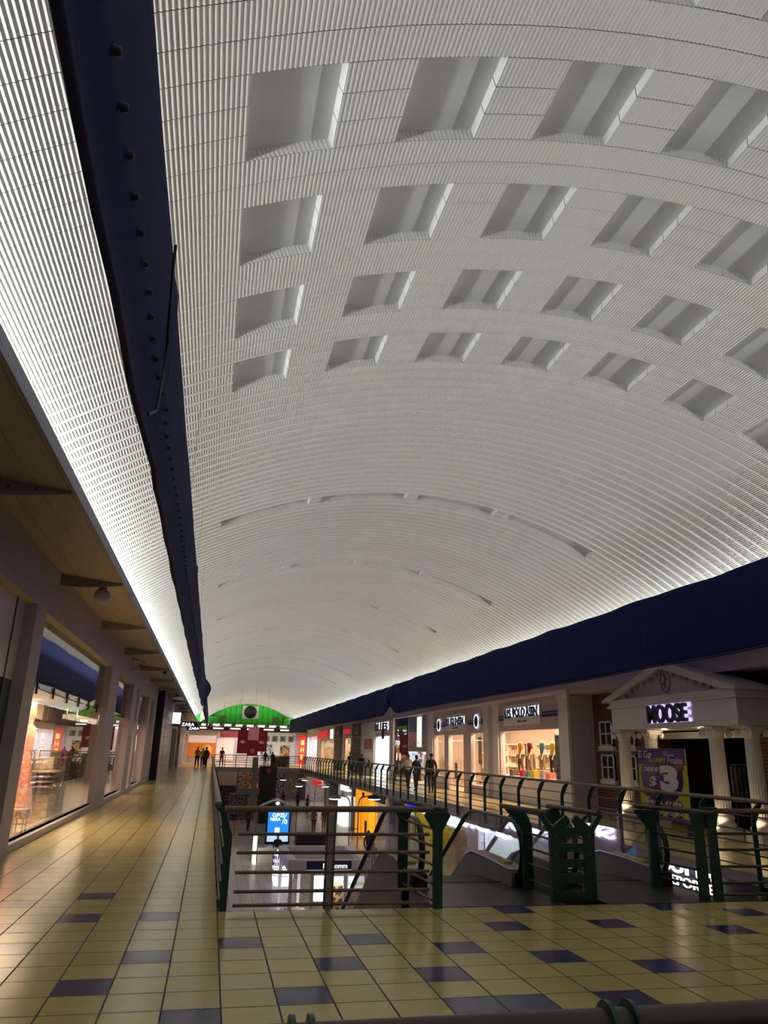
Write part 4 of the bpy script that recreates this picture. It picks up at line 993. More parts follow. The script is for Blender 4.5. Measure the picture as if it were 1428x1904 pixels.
person('person in red and yellow top with a bag in the far left corridor', -.6, 67, UP, radians(10), 'cl_yellow', 'cl_black', h=1.5, bag='cl_black')
person('person in black at the far left corridor beside the railing end', -.35, 69, UP, radians(180), 'cl_black', 'cl_black', h=1.6)
person('person in dark clothes leaning by the far railing of the left corridor', -.3, 66.0, UP, radians(30), 'cl_navy', 'cl_black', h=1.6)
person('person in dark red top on the far cross bridge behind its railing', 1.05, 72, UP, radians(160), 'cl_maroon', 'cl_black', h=1.6)
person('person in blue shirt walking on the distant lower floor', 8.85, 78, LO, radians(10), 'cl_blue', 'cl_black', h=1.6)
person('person in red shirt on the distant lower floor left of the blue shirt', 7.4, 78, LO, radians(190), 'cl_red', 'cl_black', h=1.6)
person('person in brown top standing on the distant lower floor, right of the blue shirt', 9.3, 74, LO, radians(30), 'cl_brown', 'cl_black', h=1.55)
person('person in grey top walking away on the lower floor beside the black counter', 7.7, 57, LO, radians(0), 'cl_grey', 'cl_denim', h=1.6, female=True)
person('person in dark brown top, left of a pair on the lower floor', 8.5, 57.5, LO, radians(0), 'cl_brown', 'cl_khaki', h=1.6, female=True)
person('person in tan top, right of a pair on the lower floor', 8.95, 57.2, LO, radians(0), 'cl_khaki', 'cl_brown', h=1.62)
person('person in dark blue shirt on the lower floor just right of the near green post', 1.95, 55, LO, radians(170), 'cl_navy', 'skin_light', h=1.62, skin='skin_light')
person('person in black top standing by the lower floor stalls at left', 3.1, 58, LO, radians(200), 'cl_black', 'cl_black', h=1.62, female=True)
person('person in white top at the far lower left behind the green post', 1.05, 36.5, LO, radians(0), 'cl_white', 'cl_black', h=1.6)
person('person in black shirt standing with a suitcase below the escalator rail', 8.55, 41.5, LO, radians(190), 'cl_black', 'cl_grey', h=1.6, skin='skin_light')
person('child in pale top standing with the suitcase owner', 8.45, 39.6, LO, radians(160), 'cl_grey', 'cl_denim', h=1.2, skin='skin_light')
person('person in black seated behind the pale counter under the blue screen', 4.0, 43.8, LO, radians(180), 'cl_black', 'cl_black', sit=True, h=1.55)
person('vendor in dark clothes standing inside the white canopy kiosk', 4.3, 27.2, LO, radians(180), 'cl_black', 'cl_denim', h=1.55)
# mannequins of the polo store window
for i, (y, c, t, lb) in enumerate(((28.6, 'cl_orange', 'cl_brown', 'mannequin in bright orange polo shirt'), (27.7, 'cl_maroon', 'cl_khaki', 'mannequin in maroon shirt and khaki trousers'),
                                  (26.55, 'cl_teal', 'cl_khaki', 'mannequin in teal shirt with yellow scarf'), (25.65, 'cl_yellow', 'cl_black', 'slim mannequin in yellow top with black trousers'))):
    person(lb+' in the right display window', 11.9, y, .85, radians(90), c, t, skin='cl_cream', h=1.45, stride=.06, name='mannequin', cat='mannequin', headless=True)
m_ = MB(); m_.box((11.26, 23.3, .0), (12.3, 30.2, .85)); struct(m_, 'trim_50', 'shop_white')
for i, (y, c, hh) in enumerate(((28.3, 'cl_brown', .22), (27.3, 'plastic_red', .22), (26.8, 'cl_teal', .2), (26.3, 'cl_yellow', .24), (25.5, 'cl_white', .26), (25.0, 'cl_coral', .2))):
    tag(MB().box((11.35, y-.16, .85), (11.6, y+.16, .85+hh)).build('display_box', c, bevel=.01), '%s display box on the floor of the right window' % ['brown', 'bright red', 'teal', 'yellow', 'white', 'coral'][i], 'box')
o = thing('display_board', 'tall black chalk board with small writing at the left of the big window', 'board', (11.3, 28.0, .6)); MB().box((11.4, 29.05, .85), (11.43, 29.5, 2.2)).build('board', 'chalk_black', o)
o = thing('display_board', 'tall black chalk board with small writing at the right of the big window', 'board', (11.3, 23.5, .6)); MB().box((11.4, 23.8, .85), (11.43, 24.4, 2.3)).build('board', 'chalk_black', o)
o = thing('display_board', 'narrow black chalk board behind the window right of the entrance', 'board', (11.3, 31.6, .6)); MB().box((11.3, 31.45, 1.2), (11.33, 31.85, 2.3)).build('board', 'chalk_black', o)
o = thing('display_board', 'small dark board standing in the store entrance', 'board', (11.3, 35, 0)); MB().box((11.3, 34.85, .5), (11.33, 35.2, 1.2)).build('board', 'chalk_black', o)
person('mannequin in green shirt in the window left of the entrance', 11.8, 37.7, .5, radians(90), 'leaf', 'cl_khaki', skin='cl_cream', h=1.5, stride=.04, name='mannequin', cat='mannequin', headless=True)
person('mannequin in yellow shirt in the window right of the entrance', 11.8, 32.6, .4, radians(90), 'cl_gold', 'cl_khaki', skin='cl_cream', h=1.5, stride=.04, name='mannequin', cat='mannequin', headless=True)
def shelf_unit(label, x, y0, y1, z1, m='cl_cream'):
    o = thing('shelf_unit', label, 'shelf', (x, (y0+y1)/2, 0))
    f = MB(); f.box((x+.35, y0, 0), (x+.4, y1, z1)); f.box((x, y0, 0), (x+.4, y0+.04, z1)); f.box((x, y1-.04, 0), (x+.4, y1, z1)); f.box((x, (y0+y1)/2-.02, 0), (x+.4, (y0+y1)/2+.02, z1)); f.build('frame', m, o)
    n = 5
    for k in range(n):
        z = .1+(z1-.15)*k/(n-1); MB().box((x, y0, z), (x+.4, y1, z+.03)).build('shelf', m, o)
        if k < n-1:
            g = MB(); yy = y0+.1
            while yy < y1-.25: hh = random.uniform(.12, .26); g.box((x+.08, yy, z+.03), (x+.32, yy+.16, z+.03+hh)); yy += random.uniform(.2, .34)
            tag(g.build('folded_clothes', random.choice(['cl_cream', 'cl_white', 'cl_khaki', 'cl_coral']), o), kind='stuff')
shelf_unit('tall cream shelf of folded clothes seen through the store entrance', 13.6, 33.0, 35.6, 2.1)
shelf_unit('long cream shelf of folded clothes at the back of the big window', 14.0, 26.0, 32.0, 2.1)

# ================================================================== LEFT SHOP DISPLAY
def gown(label, x, y, m, m2, hgt=2.2):
    o = thing('dress_form', label, 'mannequin', (x, y, 0))
    n = 28; hs = [0.02, .3, .7, 1.05, 1.25, 1.4, 1.6, 1.75, 1.82]; rs = [.34, .29, .22, .17, .13, .155, .19, .14, .06]; V = []
    for z, r in zip(hs, rs):
        for k in range(n):
            a = 2*pi*k/n; rr = r*(1+(.10 if z < 1.0 else .01)*sin(a*7)*(1.1-z if z < 1.1 else .1)); V.append((x+rr*cos(a), y+rr*sin(a)*.8, z*hgt/2.1))
    d = MB(); d.add(V, [(i*n+k, i*n+(k+1) % n, (i+1)*n+(k+1) % n, (i+1)*n+k) for i in range(len(hs)-1) for k in range(n)], 0, True); d.build('gown', m, o)
    MB().lathe([(.05, 1.82*hgt/2.1), (.045, 1.9*hgt/2.1), (.08, 1.98*hgt/2.1), (.09, 2.08*hgt/2.1), (.05, 2.16*hgt/2.1), (.001, 2.18*hgt/2.1)], (x, y, 0), 16).build('head', m2, o)
    MB().lathe([(.10, 1.8*hgt/2.1), (.14, 2.0*hgt/2.1), (.11, 2.2*hgt/2.1), (.001, 2.25*hgt/2.1)], (x-.04, y+.03, 0), 16).build('headscarf', m, o)
gown('tall dress form draped in coral pink patterned cloth in the left shop', -3.85, 17.8, 'coral_print', 'cl_gold', 2.3)
gown('shorter dress form in gold floral cloth behind the coral one', -4.65, 20.3, 'floral_gold', 'cl_gold', 2.2)
def box_thing(name, label, cat, a, b, m, bev=.01): return tag(MB().box(a, b).build(name, m, bevel=bev), label, cat)
for k in range(3): box_thing('storage_cube', ['bottom', 'middle', 'top'][k]+' gold and cream triangle-patterned cube of the stack in the left shop', 'cube', (-3.95, 18.95, .004+k*.17), (-3.45, 19.5, .171+k*.17), 'checker_gold')
for k in range(5):
    y, z = 19.0+.02*k, .56+k*.105; o = thing('cushion', '%s cushion of the pile on the patterned cubes in the left shop' % ['lowest', 'second lowest', 'middle', 'second highest', 'topmost'][k], 'cushion', (-3.7, y+.35, z))
    m = MB(); n = 10; V = []
    for i in range(n+1):
        for j in range(n+1):
            u, v = i/n*2-1, j/n*2-1; t = .05*(1-u**4)*(1-v**4)
            V.append((-3.7+u*.30, y+.35+v*.60, z+t))
    for i in range(n+1):
        for j in range(n+1):
            u, v = i/n*2-1, j/n*2-1; t = .05*(1-u**4)*(1-v**4)
            V.append((-3.7+u*.30, y+.35+v*.60, z-t+.0))
    N = (n+1)**2; m.add(V, [(i*(n+1)+j, (i+1)*(n+1)+j, (i+1)*(n+1)+j+1, i*(n+1)+j+1) for i in range(n) for j in range(n)]+[(N+i*(n+1)+j, N+i*(n+1)+j+1, N+(i+1)*(n+1)+j+1, N+(i+1)*(n+1)+j) for i in range(n) for j in range(n)], 0, True)
    m.build('cover', ['cl_brown', 'cl_cream', 'floral', 'cl_white', 'floral_gold'][k], o)
box_thing('basket', 'plain cream box of blooms on top of the cushion pile', 'box', (-3.9, 19.2, 1.035), (-3.5, 20.0, 1.30), 'cl_cream')
box_thing('print_panel', 'red and cream floral print panel standing beside the cubes', 'panel', (-3.55, 20.05, .004), (-3.5, 20.65, .50), 'floral')
o = thing('flower_bunch', 'bunch of pink roses standing beside the cream box', 'flowers', (-3.6, 20.9, 1.2))
for k in range(11): MB().lathe([(.001, .07)]+[(.07*sin(radians(a)), .07*cos(radians(a))) for a in range(20, 180, 20)]+[(.001, -.07)], (-3.6+random.uniform(-.12, .12), 20.95+random.uniform(-.3, .3), 1.25+random.uniform(-.12, .15)), 10).build('rose', 'cl_pink', o)
MB().box((-3.75, 20.75, .004), (-3.5, 21.2, 1.12)).build('stand', 'shop_wall', o)
o = thing('stool', 'small wicker stool with thin legs at the near end of the left display', 'stool', (-3.35, 16.0, 0))
MB().box((-3.47, 15.8, .26), (-3.23, 16.15, .42)).build('seat', 'floral', o)
for dx in (-.12, .12):
    for dy in (-.14, .14): MB().tube([(-3.35+dx*.7, 15.98+dy, .004), (-3.35+dx*.7, 15.98+dy, .26)], .014, 8).build('leg', 'mid_grey', o)
def foliage(label, x, y, z, r, h, n=90, m='leaf'):
    o = thing('potted_plant', label, 'plant', (x, y, z))
    MB().lathe([(.10, 0), (.14, .22), (.12, .22), (.001, .20)], (x, y, z), 16).build('pot', 'terracotta', o)
    mb = MB()
    for k in range(n):
        a = random.uniform(0, 2*pi); rr = random.uniform(.1, 1)*r; zz = z+.2+random.uniform(.1, 1)*h; c = Vector((x+rr*cos(a), y+rr*sin(a), zz)); d = Vector((cos(a), sin(a), random.uniform(-.3, .6))).normalized()*.12; sd = d.cross(Vector((0, 0, 1))).normalized()*.03
        mb.quad(c-d, c+sd, c+d, c-sd)
    tag(mb.build('leaves', m, o), kind='stuff')
    MB().tube([(x, y, z+.18), (x, y, z+h*.8)], .012, 6).build('stem', 'cl_brown', o)
foliage('leafy green plant behind the roses in the left shop', -4.7, 22.0, 0, .45, 1.5)
foliage('leafy plant beside the left chalk board in the right display window', 12.1, 29.5, .85, .3, 1.0, 60)
# door handle pair on the left shop door
tag(MB().tube([(-2.98, 17.35, .75), (-2.94, 17.35, .8), (-2.94, 17.35, 1.3), (-2.98, 17.35, 1.35)], .015, 8).build('door_handle', 'silver'), 'vertical metal pull handle on the left shop glass door', 'handle')

# ================================================================== LEFT FAR SIGNS
o = thing('light_box_sign', 'white glowing sign box projecting from the far left wall', 'sign', (-2.5, 52, 3.3)); MB().box((-2.6, 51.8, 3.02), (-2.1, 52.1, 3.72)).build('box', 'soft_white_lit', o); MB().box((-2.6, 51.78, 2.86), (-2.1, 52.1, 2.98)).build('base_strip', 'dark_grey', o)
for i, (x, y, z, w_) in enumerate(((-2.55, 66, 3.25, 1.05), (-2.4, 82, 3.3, 1.05))):
    o = thing('shop_sign', ['white lit ZARA lettering on the far left, nearer sign', 'white lit ZARA lettering on the far left, farther lower sign'][i], 'sign', (x, y, z))
    MB().box((x-.23, y, z-.08), (x+w_+.05, y+.05, z+.36)).build('board', 'black', o); text('letters', 'ZARA', 'white_lit', (x, y-.005, z), *FY, w_, .26, .01, o, bold=.02)

# ================================================================== FAR END
def far_end():
    # tympanum
    V = []; N = 40; mb = MB(); xs = [XL+(XR-XL)*i/N for i in range(N+1)]
    for a, b in zip(xs, xs[1:]): mb.quad((a, YE, 4.30), (b, YE, 4.30), (b, YE, vz(b)+.1), (a, YE, vz(a)+.1))
    struct(mb, 'wall_far_green', 'green_siding')
    # lowered arch ring in front, hides the rim like the photo
    r = MB(); zz = lambda x: 6.62-.0735*(x-XC)**2
    xs = [XC-5.6+11.2*i/N for i in range(N+1)]
    for a, b in zip(xs, xs[1:]): r.quad((a, YE-.8, zz(a)), (b, YE-.8, zz(b)), (b, YE-.8, vz(b)+.05), (a, YE-.8, vz(a)+.05)); r.quad((a, YE-.8, zz(a)), (b, YE-.8, zz(b)), (b, YE, zz(b)), (a, YE, zz(a)))
    struct(r, 'trim_60', 'wall_white')
    o = thing('ventilation_fan', 'round black fan in a square white frame at the centre of the green end wall', 'fan', (XC+.1, YE-.2, 5.6)); c = (XC+.12, YE-.15, 5.68)
    f = MB(); f.box((c[0]-.95, YE-.14, c[2]-.75), (c[0]+.95, YE-.02, c[2]+.72)); f.build('frame', 'wall_white', o)
    MB().lathe([(.001, 0), (.66, 0), (.70, -.06), (.74, 0), (.74, .05)], (c[0], YE-.16, c[2]), 32, axis='Y').build('grille', 'black', o)
    for k in range(5): MB().box((c[0]-.62+.02*abs(k-2)*8, YE-.20, c[2]-.45+k*.22), (c[0]+.62-.02*abs(k-2)*8, YE-.18, c[2]-.42+k*.22)).build('slat', 'dark_grey', o)
    for i, x in enumerate((1.1, 7.25)):
        o = thing('round_vent', ['small round vent on the left of the green end wall', 'small round vent on the right of the green end wall'][i], 'vent', (x, YE-.1, 4.9))
        MB().lathe([(.001, 0), (.26, 0), (.30, -.04), (.33, 0), (.33, .05)], (x, YE-.06, 4.9), 24, axis='Y').build('ring', 'mid_grey', o)
    for i, (a, b) in enumerate(((-.6, .4), (8.2, 9.6))):
        tag(MB().box((a, YE-2.0, 4.35), (b, YE-.1, 4.98)).build('green_box', 'light_green'), ['bright green box bulkhead at the left end of the green wall', 'bright green box bulkhead at the right end of the green wall'][i], 'bulkhead')
    # far facade wall below with strips of light and truss
    w_ = MB(); w_.quad((XL, YE, 0), (XR, YE, 0), (XR, YE, 4.3), (XL, YE, 4.3)); struct(w_, 'wall_far', 'wall_mauve')
    lw = MB(); lw.quad((-6, YE+5, -4), (16, YE+5, -4), (16, YE+5, 0), (-6, YE+5, 0)); struct(lw, 'wall_far_lower', 'shop_wall')
    d = MB(); d.box((XL, YE-.3, 3.55), (XR, YE-.05, 4.32)); struct(d, 'trim_61', 'black')
    for i in range(6):
        x = -1.9+i*1.95
        tag(MB().box((x, YE-.36, 3.66), (x+1.2, YE-.299, 3.82)).build('strip_light', 'soft_white_lit'), '%s white strip light under the green end wall, from the left' % ords[i].replace('nearest', 'first'), 'light')
    t = thing('roof_truss', 'dark lattice truss running below the green end wall', 'truss', (XC, YE-.5, 4.1)); m = MB()
    m.tube([(XL+1, YE-.5, 4.28), (XR-1, YE-.5, 4.28)], .04, 6); m.tube([(XL+1, YE-.5, 3.95), (XR-1, YE-.5, 3.95)], .04, 6)
    m.build('chord', 'mid_grey', t); m = MB()
    for k in range(30): m.tube([(XL+1+k*.39, YE-.5, 3.95 if k % 2 else 4.28), (XL+1+(k+1)*.39, YE-.5, 4.28 if k % 2 else 3.95)], .03, 6)
    m.build('lattice', 'wall_white', t)
    for i in range(8): tag(MB().box((-1.3+i*1.3, YE-.36, 3.92), (-.5+i*1.3, YE-.299, 4.24)).build('clerestory_light', 'soft_white_lit'), 'pale green-white clerestory pane behind the truss, %s from the left' % ords[i].replace('nearest', 'first'), 'pane')
    # mural, pink hall, signs
    o = thing('mural', 'orange and yellow mural at the far end of the left corridor', 'mural', (-.6, YE-.1, 1)); MB().box((-2.6, YE-.08, .5), (.5, YE-.02, 2.1)).build('panel', 'orange_mural', o)
    MB().lathe([(.001, 0), (.55, 0), (.55, .02)], (-.45, YE-.10, 1.35), 24, axis='Y').build('figure', 'yellow_mural', o)
    tag(MB().box((.6, YE-.10, .2), (2.6, YE-.04, 2.6)).build('lit_panel', 'soft_pink'), 'pale pink lit wall panel right of the orange mural', 'panel')
    tag(MB().box((-2.6, YE-.10, 2.1), (.5, YE-.04, 2.9)).build('lit_panel', 'soft_pink'), 'pale pink lit band above the orange mural', 'panel')
    o = thing('hanging_sign', 'dark red hanging sign board near the left end of the far hall', 'sign', (2, YE-1.25, 2.75)); MB().box((.9, YE-1.3, 2.75), (3.1, YE-1.2, 3.45)).build('board', 'maroon', o)
    for x in (1.1, 2.9): MB().tube([(x, YE-1.25, 3.45), (x, YE-1.25, vz(x))], .02, 6).build('hanger', 'mid_grey', o)
    o = thing('hanging_banner', 'large dark red hanging banner with pale leaf print above the far bridge', 'banner', (3.6, 71, 1)); Y = 71.0
    MB().box((2.30, Y, 1.15), (3.45, Y+.04, 3.15)).build('cloth', 'maroon', o); MB().box((3.95, Y, 1.35), (4.95, Y+.04, 3.15)).build('cloth', 'maroon', o); MB().box((3.2, Y-.3, .98), (4.15, Y-.26, 3.45)).build('cloth', 'pink_dark', o)
    MB().box((3.2, Y-.305, .98), (4.15, Y-.30, 2.3)).build('lower_cloth', 'maroon', o)
    for x in (2.4, 3.7, 4.85): MB().tube([(x, Y+.02, 3.1), (x, Y+.02, vz(x))], .01, 6).build('wire', 'grey_metal', o)
    for x in (2.75, 4.45):
        lf = MB()
        for k in range(7):
            a = radians(-60+20*k+90); lf.prism([(x, Y-.01, 2.0), (x+.10*cos(a)+.05*sin(a), Y-.01, 2.0+.25*sin(a)*.9), (x+.42*cos(a), Y-.01, 2.0+.42*sin(a)*.8), (x+.10*cos(a)-.05*sin(a), Y-.01, 2.0+.25*sin(a)*.6)], (0, .005, 0))
        lf.build('leaf_print', 'pink_print_glow', o)
    MB().lathe([(.14, 0), (.18, 0), (.18, .01), (.14, .01)], (3.68, Y-.32, 1.4), 24, axis='Y').build('ring_print', 'pink_print_glow', o); text('letter', 'H', 'pink_print_glow', (3.60, Y-.31, 1.31), *FY, .16, .18, .008, o)
    # lettered store
    o = thing('store_facade', 'grey store facade with large dark square letters at the far end', 'sign', (7.6, YE-.3, 0)); MB().box((5.4, YE-.3, 0), (9.7, YE-.1, 3.45)).build('wall', 'shop_white', o)
    for i, ch in enumerate('DERE'):
        x = 6.0+i*.95; MB().box((x, YE-.34, 2.42), (x+.66, YE-.31, 3.06)).build('tile', 'chalk', o); text('letter', ch, 'dark_grey', (x+.12, YE-.345, 2.5), *FY, .42, .48, .01, o, bold=.03)
    MB().box((5.7, YE-.36, .25), (7.1, YE-.31, 2.1)).build('window_display', 'merch_cool', o); MB().box((8.0, YE-.36, .25), (9.1, YE-.31, 2.0)).build('window_display', 'merch_warm', o)
    area('far_light', (3, YE-3, 3.4), (3, YE-3, 0), 4, 10, 420, (1, .82, .75))
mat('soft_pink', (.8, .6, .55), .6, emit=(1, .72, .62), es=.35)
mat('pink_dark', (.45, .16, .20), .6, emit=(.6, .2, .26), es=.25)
far_end()
def far_bridge():
    o = thing('railing', 'dark bar railing along the far cross bridge', 'railing', (4, 69.9, 0))
    MB().tube([(.3, 69.9, 1.0), (7.95, 69.9, 1.0)], .035, 10).build('handrail', 'rail_bronze', o)
    for z in (.2, .4, .6, .8): MB().tube([(.3, 69.9, z), (7.95, 69.9, z)], .018, 8).build('rail', 'rail_dark', o)
    for k in range(9): MB().box((.35+k*.94, 69.88, -.05), (.41+k*.94, 69.94, 1.0)).build('post', 'rail_dark', o)
    tag(MB().box((5.3, 69.75, .05), (6.9, 69.79, .95)).build('screen', 'merch_dark', o))
    # tall dark shaft with two figures on it
    tag(MB().box((3.55, 66.2, -4), (4.0, 66.6, .9)).build('pillar', 'slab_under'), 'tall brown-grey pillar rising past the far bridge', 'pillar')
    o = thing('display_tower', 'tall black tower in the void in front of the far bridge', 'tower', (4.7, 64, -4)); MB().box((4.02, 63.6, -4), (5.4, 64.3, .25)).build('body', 'black', o)
    MB().lathe([(.001, 0), (.2, 0), (.2, .02)], (4.7, 63.58, -.1), 16, axis='Y').build('badge', 'maroon', o)
    person('dark draped figure, left of two on top of the black tower', 4.4, 63.95, .25, radians(0), 'cl_black', 'cl_black', h=1.15, stride=.03, name='mannequin', cat='mannequin', skin='cl_black')
    person('dark draped figure, right of two on top of the black tower', 5.0, 63.95, .25, radians(0), 'cl_black', 'cl_black', h=1.12, stride=.03, name='mannequin', cat='mannequin', skin='cl_black')
far_bridge()

# ================================================================== LOWER LEVEL
def lower():
    XW = 11.0
    # wall pieces between shops
    seg = [(14, 25.4, 'dark_grey'), (25.4, 26.2, 'wall_mauve'), (31.2, 32.6, 'wall_mauve'), (42.2, 43.6, 'wall_white'), (47.4, 48.2, 'wall_white'), (60.1, 60.5, 'wall_mauve'), (66.2, 66.9, 'wall_white'), (73.6, 74.6, 'wall_white')]
    for i, (a, b, m) in enumerate(seg):
        w_ = MB(); w_.box((XW, a, -4), (XW+.3, b, -.38)); struct(w_, 'wall_lower_%d' % i, m)
    bays = [(26.2, 31.2, 'shop_white', (.9, .93, 1), 300, 'merch_cool'), (32.6, 42.2, 'lime_lit_wall', (1, .88, .45), 160, 'merch_warm'), (43.6, 47.4, 'dark_grey', (.7, .7, 1), 12, 'merch_dark'),
            (48.2, 52.3, 'shop_wall', (1, .75, .55), 200, 'merch_warm'), (57.6, 60.1, 'black', (.5, .5, 1), 5, 'navy_print'), (60.5, 66.2, 'shop_white', (1, .95, .9), 60, 'merch_dark'), (66.9, 73.6, 'black', (1, .8, .6), 30, 'merch_dark'), (74.6, 92, 'shop_white', (1, .75, .7), 420, 'merch_warm')]
    for i, (a, b, wm, lc, pw, mm) in enumerate(bays):
        room('wall_shop_lower_%d' % i, XW+.25, 14.5, a, b, -4, -.55, [wm, 'tile_lower'], '-x')
        area('shop_light_lower_%d' % i, (12.4, (a+b)/2, -.65), (12.4, (a+b)/2, -4), 1.2, (b-a)*.8, pw, lc)
        h_ = MB(); h_.box((XW, a, -1.25), (XW+.25, b, -.38)); struct(h_, 'wall_lower_header_%d' % i, 'mid_grey' if mm != 'merch_warm' else 'wall_mauve')
        tag(MB().box((13.4, a+.5, -4), (13.8, b-.5, -2.0)).build('display_shelf', mm), 'merchandise shelf in lower right shop bay, %s from the camera' % ords[i], 'shelf')
        g = MB(); g.box((XW+.05, a, -4), (XW+.06, b, -1.25)); struct(g, 'window_%d' % (400+i), 'glass')
    # orange portal
    o = thing('shop_portal', 'glowing orange shop portal with a dark door strip on the lower right', 'portal', (XW, 55, -4))
    MB().box((XW-.25, 52.4, -4), (XW+.2, 57.3, -1.0)).build('surround', 'orange_wall', o); MB().box((XW-.27, 54.9, -3.9), (XW-.25, 55.0, -1.6)).build('joint', 'orange_mural', o)
    MB().box((XW-.28, 52.9, -3.75), (XW-.25, 53.5, -2.9)).build('notice', 'black', o); MB().box((XW-.30, 54.0, -1.5), (XW-.25, 54.6, -1.15)).build('emblem', 'black', o)
    lit('blue_door', 'dark blue glossy panel beside the orange portal', 'panel', XW-.03, 57.5, 60.0, -4, -2.5, 'navy_print')
    lit('white_column', 'white lit column left of the dark blue panel on the lower floor', 'column', XW-.02, 61.0, 63.6, -4, -1.9, 'soft_white_lit', .5)
    lit('white_sign', 'bright white square sign above the white column', 'sign', XW-.04, 61.5, 65.2, -1.5, -1.05, 'white_lit')
    lit('red_white_sign', 'red framed white store sign at the far lower right', 'sign', XW-.04, 77, 83, -1.9, -1.35, 'red_lit')
    lit('blue_sign', 'vivid blue glowing sign under the right walkway', 'sign', XW-.04, 39.4, 42.6, -1.35, -1.02, 'blue_lit')
    lit('green_strip', 'thin pale green light strip below the blue sign', 'light', XW-.04, 41.5, 43.4, -1.46, -1.38, 'cyan_lit')
    o = thing('shop_sign', 'dark lower shop sign with a short white light', 'sign', (XW, 50, -1.1)); MB().box((XW-.08, 48.3, -1.55), (XW-.02, 52.2, -.95)).build('board', 'dark_grey', o); MB().box((XW-.10, 49.6, -1.35), (XW-.08, 50.7, -1.2)).build('light', 'soft_white_lit', o); MB().box((XW-.10, 49.2, -1.0), (XW-.08, 51.8, -.9)).build('light', 'mid_grey', o)
    # cyan lettering
    o = thing('shop_sign', 'glowing cyan-white tbb lettering left of the yellow shop', 'sign', (XW, 34.4, -1.3)); text('letters', 'tbb', 'cyan_lit', (XW-.10, 35.2, -1.50), *RX, 1.9, .55, .05, o, bold=.02); MB().box((XW-.05, 33.2, -1.6), (XW-.02, 35.5, -.9)).build('board', 'wall_mauve', o)
    # yellow light shelves
    for k in range(3): tag(MB().box((11.4, 33.2+k*.2, -1.28-k*.12), (13.2, 41.5, -1.24-k*.12)).build('light_shelf', 'lime_lit'), '%s yellow lit ceiling fin inside the yellow shop' % ['upper', 'middle', 'lower'][k], 'light')
    # big sign of the sports shop
    o = thing('shop_sign', 'black sign reading SUPER DEPORTES in white beside a blue figure logo', 'sign', (XW, 16.5, -1)); MB().box((XW-.06, 14.2, -1.75), (XW-.01, 19.4, -.40)).build('board', 'black', o)
    text('letters', 'SUPER', 'white_lit', (XW-.12, 17.6, -.92), *RX, 2.2, .36, .03, o, bold=.02); text('letters', 'DEPORTES', 'white_lit', (XW-.12, 17.6, -1.18), *RX, 2.15, .20, .03, o)
    lg = MB(); lg.tube([(XW-.09, 18.5, -.78), (XW-.09, 18.2, -.90), (XW-.09, 17.98, -.84)], .06, 8); lg.tube([(XW-.09, 18.2, -.90), (XW-.09, 18.15, -1.05), (XW-.09, 17.95, -1.10), (XW-.09, 18.05, -1.24)], .07, 8); lg.lathe([(.001, 0), (.08, 0), (.08, .03)], (XW-.1, 18.0, -.72), 12, axis='X'); lg.build('logo', 'skyblue_lit', o)
    tag(MB().box((XW-.05, 23.4, -1.9), (XW-.02, 24.1, -1.1)).build('light_box', 'skyblue_lit'), 'small sky blue lit box seen between the barrier rungs', 'panel')
    # left lower wall with the sign reflected in the escalator glass
    w_ = MB(); w_.box((-3.2, 10, -4), (-2.85, YE+5, -.38)); struct(w_, 'wall_lower_left', 'wall_mauve')
    o = thing('shop_sign', 'glowing violet-white SPORT sign, seen mirrored in the escalator glass', 'sign', (-2.8, 29, -1)); text('letters', 'SPORT A', 'letter_violet', (-2.80, 27.0, -1.30), *LX, 8.7, .46, .04, o, bold=.03)
    # underside wall of bridge and near side closure
    # ---- kiosks
    o = thing('kiosk', 'white canopy kiosk with navy front band and red lettering on the lower floor', 'kiosk', (3.8, 26, -4))
    x0, x1, y0, y1, zt = 2.62, 5.15, 24.6, 28.2, -1.6
    f = MB(); f.box((x0, y0, zt-.32), (x1, y0+.2, zt)); f.box((x0, y1-.2, zt-.32), (x1, y1, zt)); f.box((x0, y0+.2, zt-.32), (x0+.25, y1-.2, zt)); f.box((x1-.25, y0+.2, zt-.32), (x1, y1-.2, zt)); f.build('canopy', 'shop_white', o); MB().box((x0+.25, y0+.2, zt-.30), (x1-.25, y1-.2, zt-.14)).build('roof_tray', 'slab_edge', o)
    MB().box((x0+.55, y0-.03, zt-.30), (x1-.6, y0, zt-.03)).build('front_band', 'navy_print', o); text('letters', 'Fedcomm', 'soft_white_lit', (x0+1.05, y0-.035, zt-.23), *FY, .75, .14, .01, o, bold=.02)
    MB().box((x0+.55, y0-.035, zt-.29), (x1-.6, y0-.03, zt-.27)).build('stripe', 'soft_white_lit', o)
    for x in (x0+.1, x0+.75, x1-.75, x1-.1):
        MB().box((x-.05, y0+.05, -4), (x+.05, y0+.15, zt-.3)).build('pillar', 'shop_white', o); MB().box((x-.05, y1-.15, -4), (x+.05, y1-.05, zt-.3)).build('pillar', 'shop_white', o)
    MB().box((x0, y0+.1, -4), (x0+.6, y0+.6, -3.0)).build('counter', 'terracotta', o); MB().box((x0+.9, y0+.3, -4), (x0+1.6, y0+.8, -3.1)).build('counter', 'silver', o); MB().box((x0+.95, y0+.9, -2.9), (x0+1.5, y0+1.1, -2.2)).build('poster', 'soft_white_lit', o)
    MB().box((x0+1.3, y0+1.2, -3.0), (x0+1.9, y0+1.5, -2.5)).build('shelf', 'merch_warm', o)
    area('kiosk_light', (3.9, 26.2, -2.1), (3.9, 26.2, -4), 1.5, 2, 60, (1, .95, .95))
    o = thing('display_counter', 'brightly lit counter panel reading V collection right of the canopy kiosk', 'counter', (5.5, 30.5, -4))
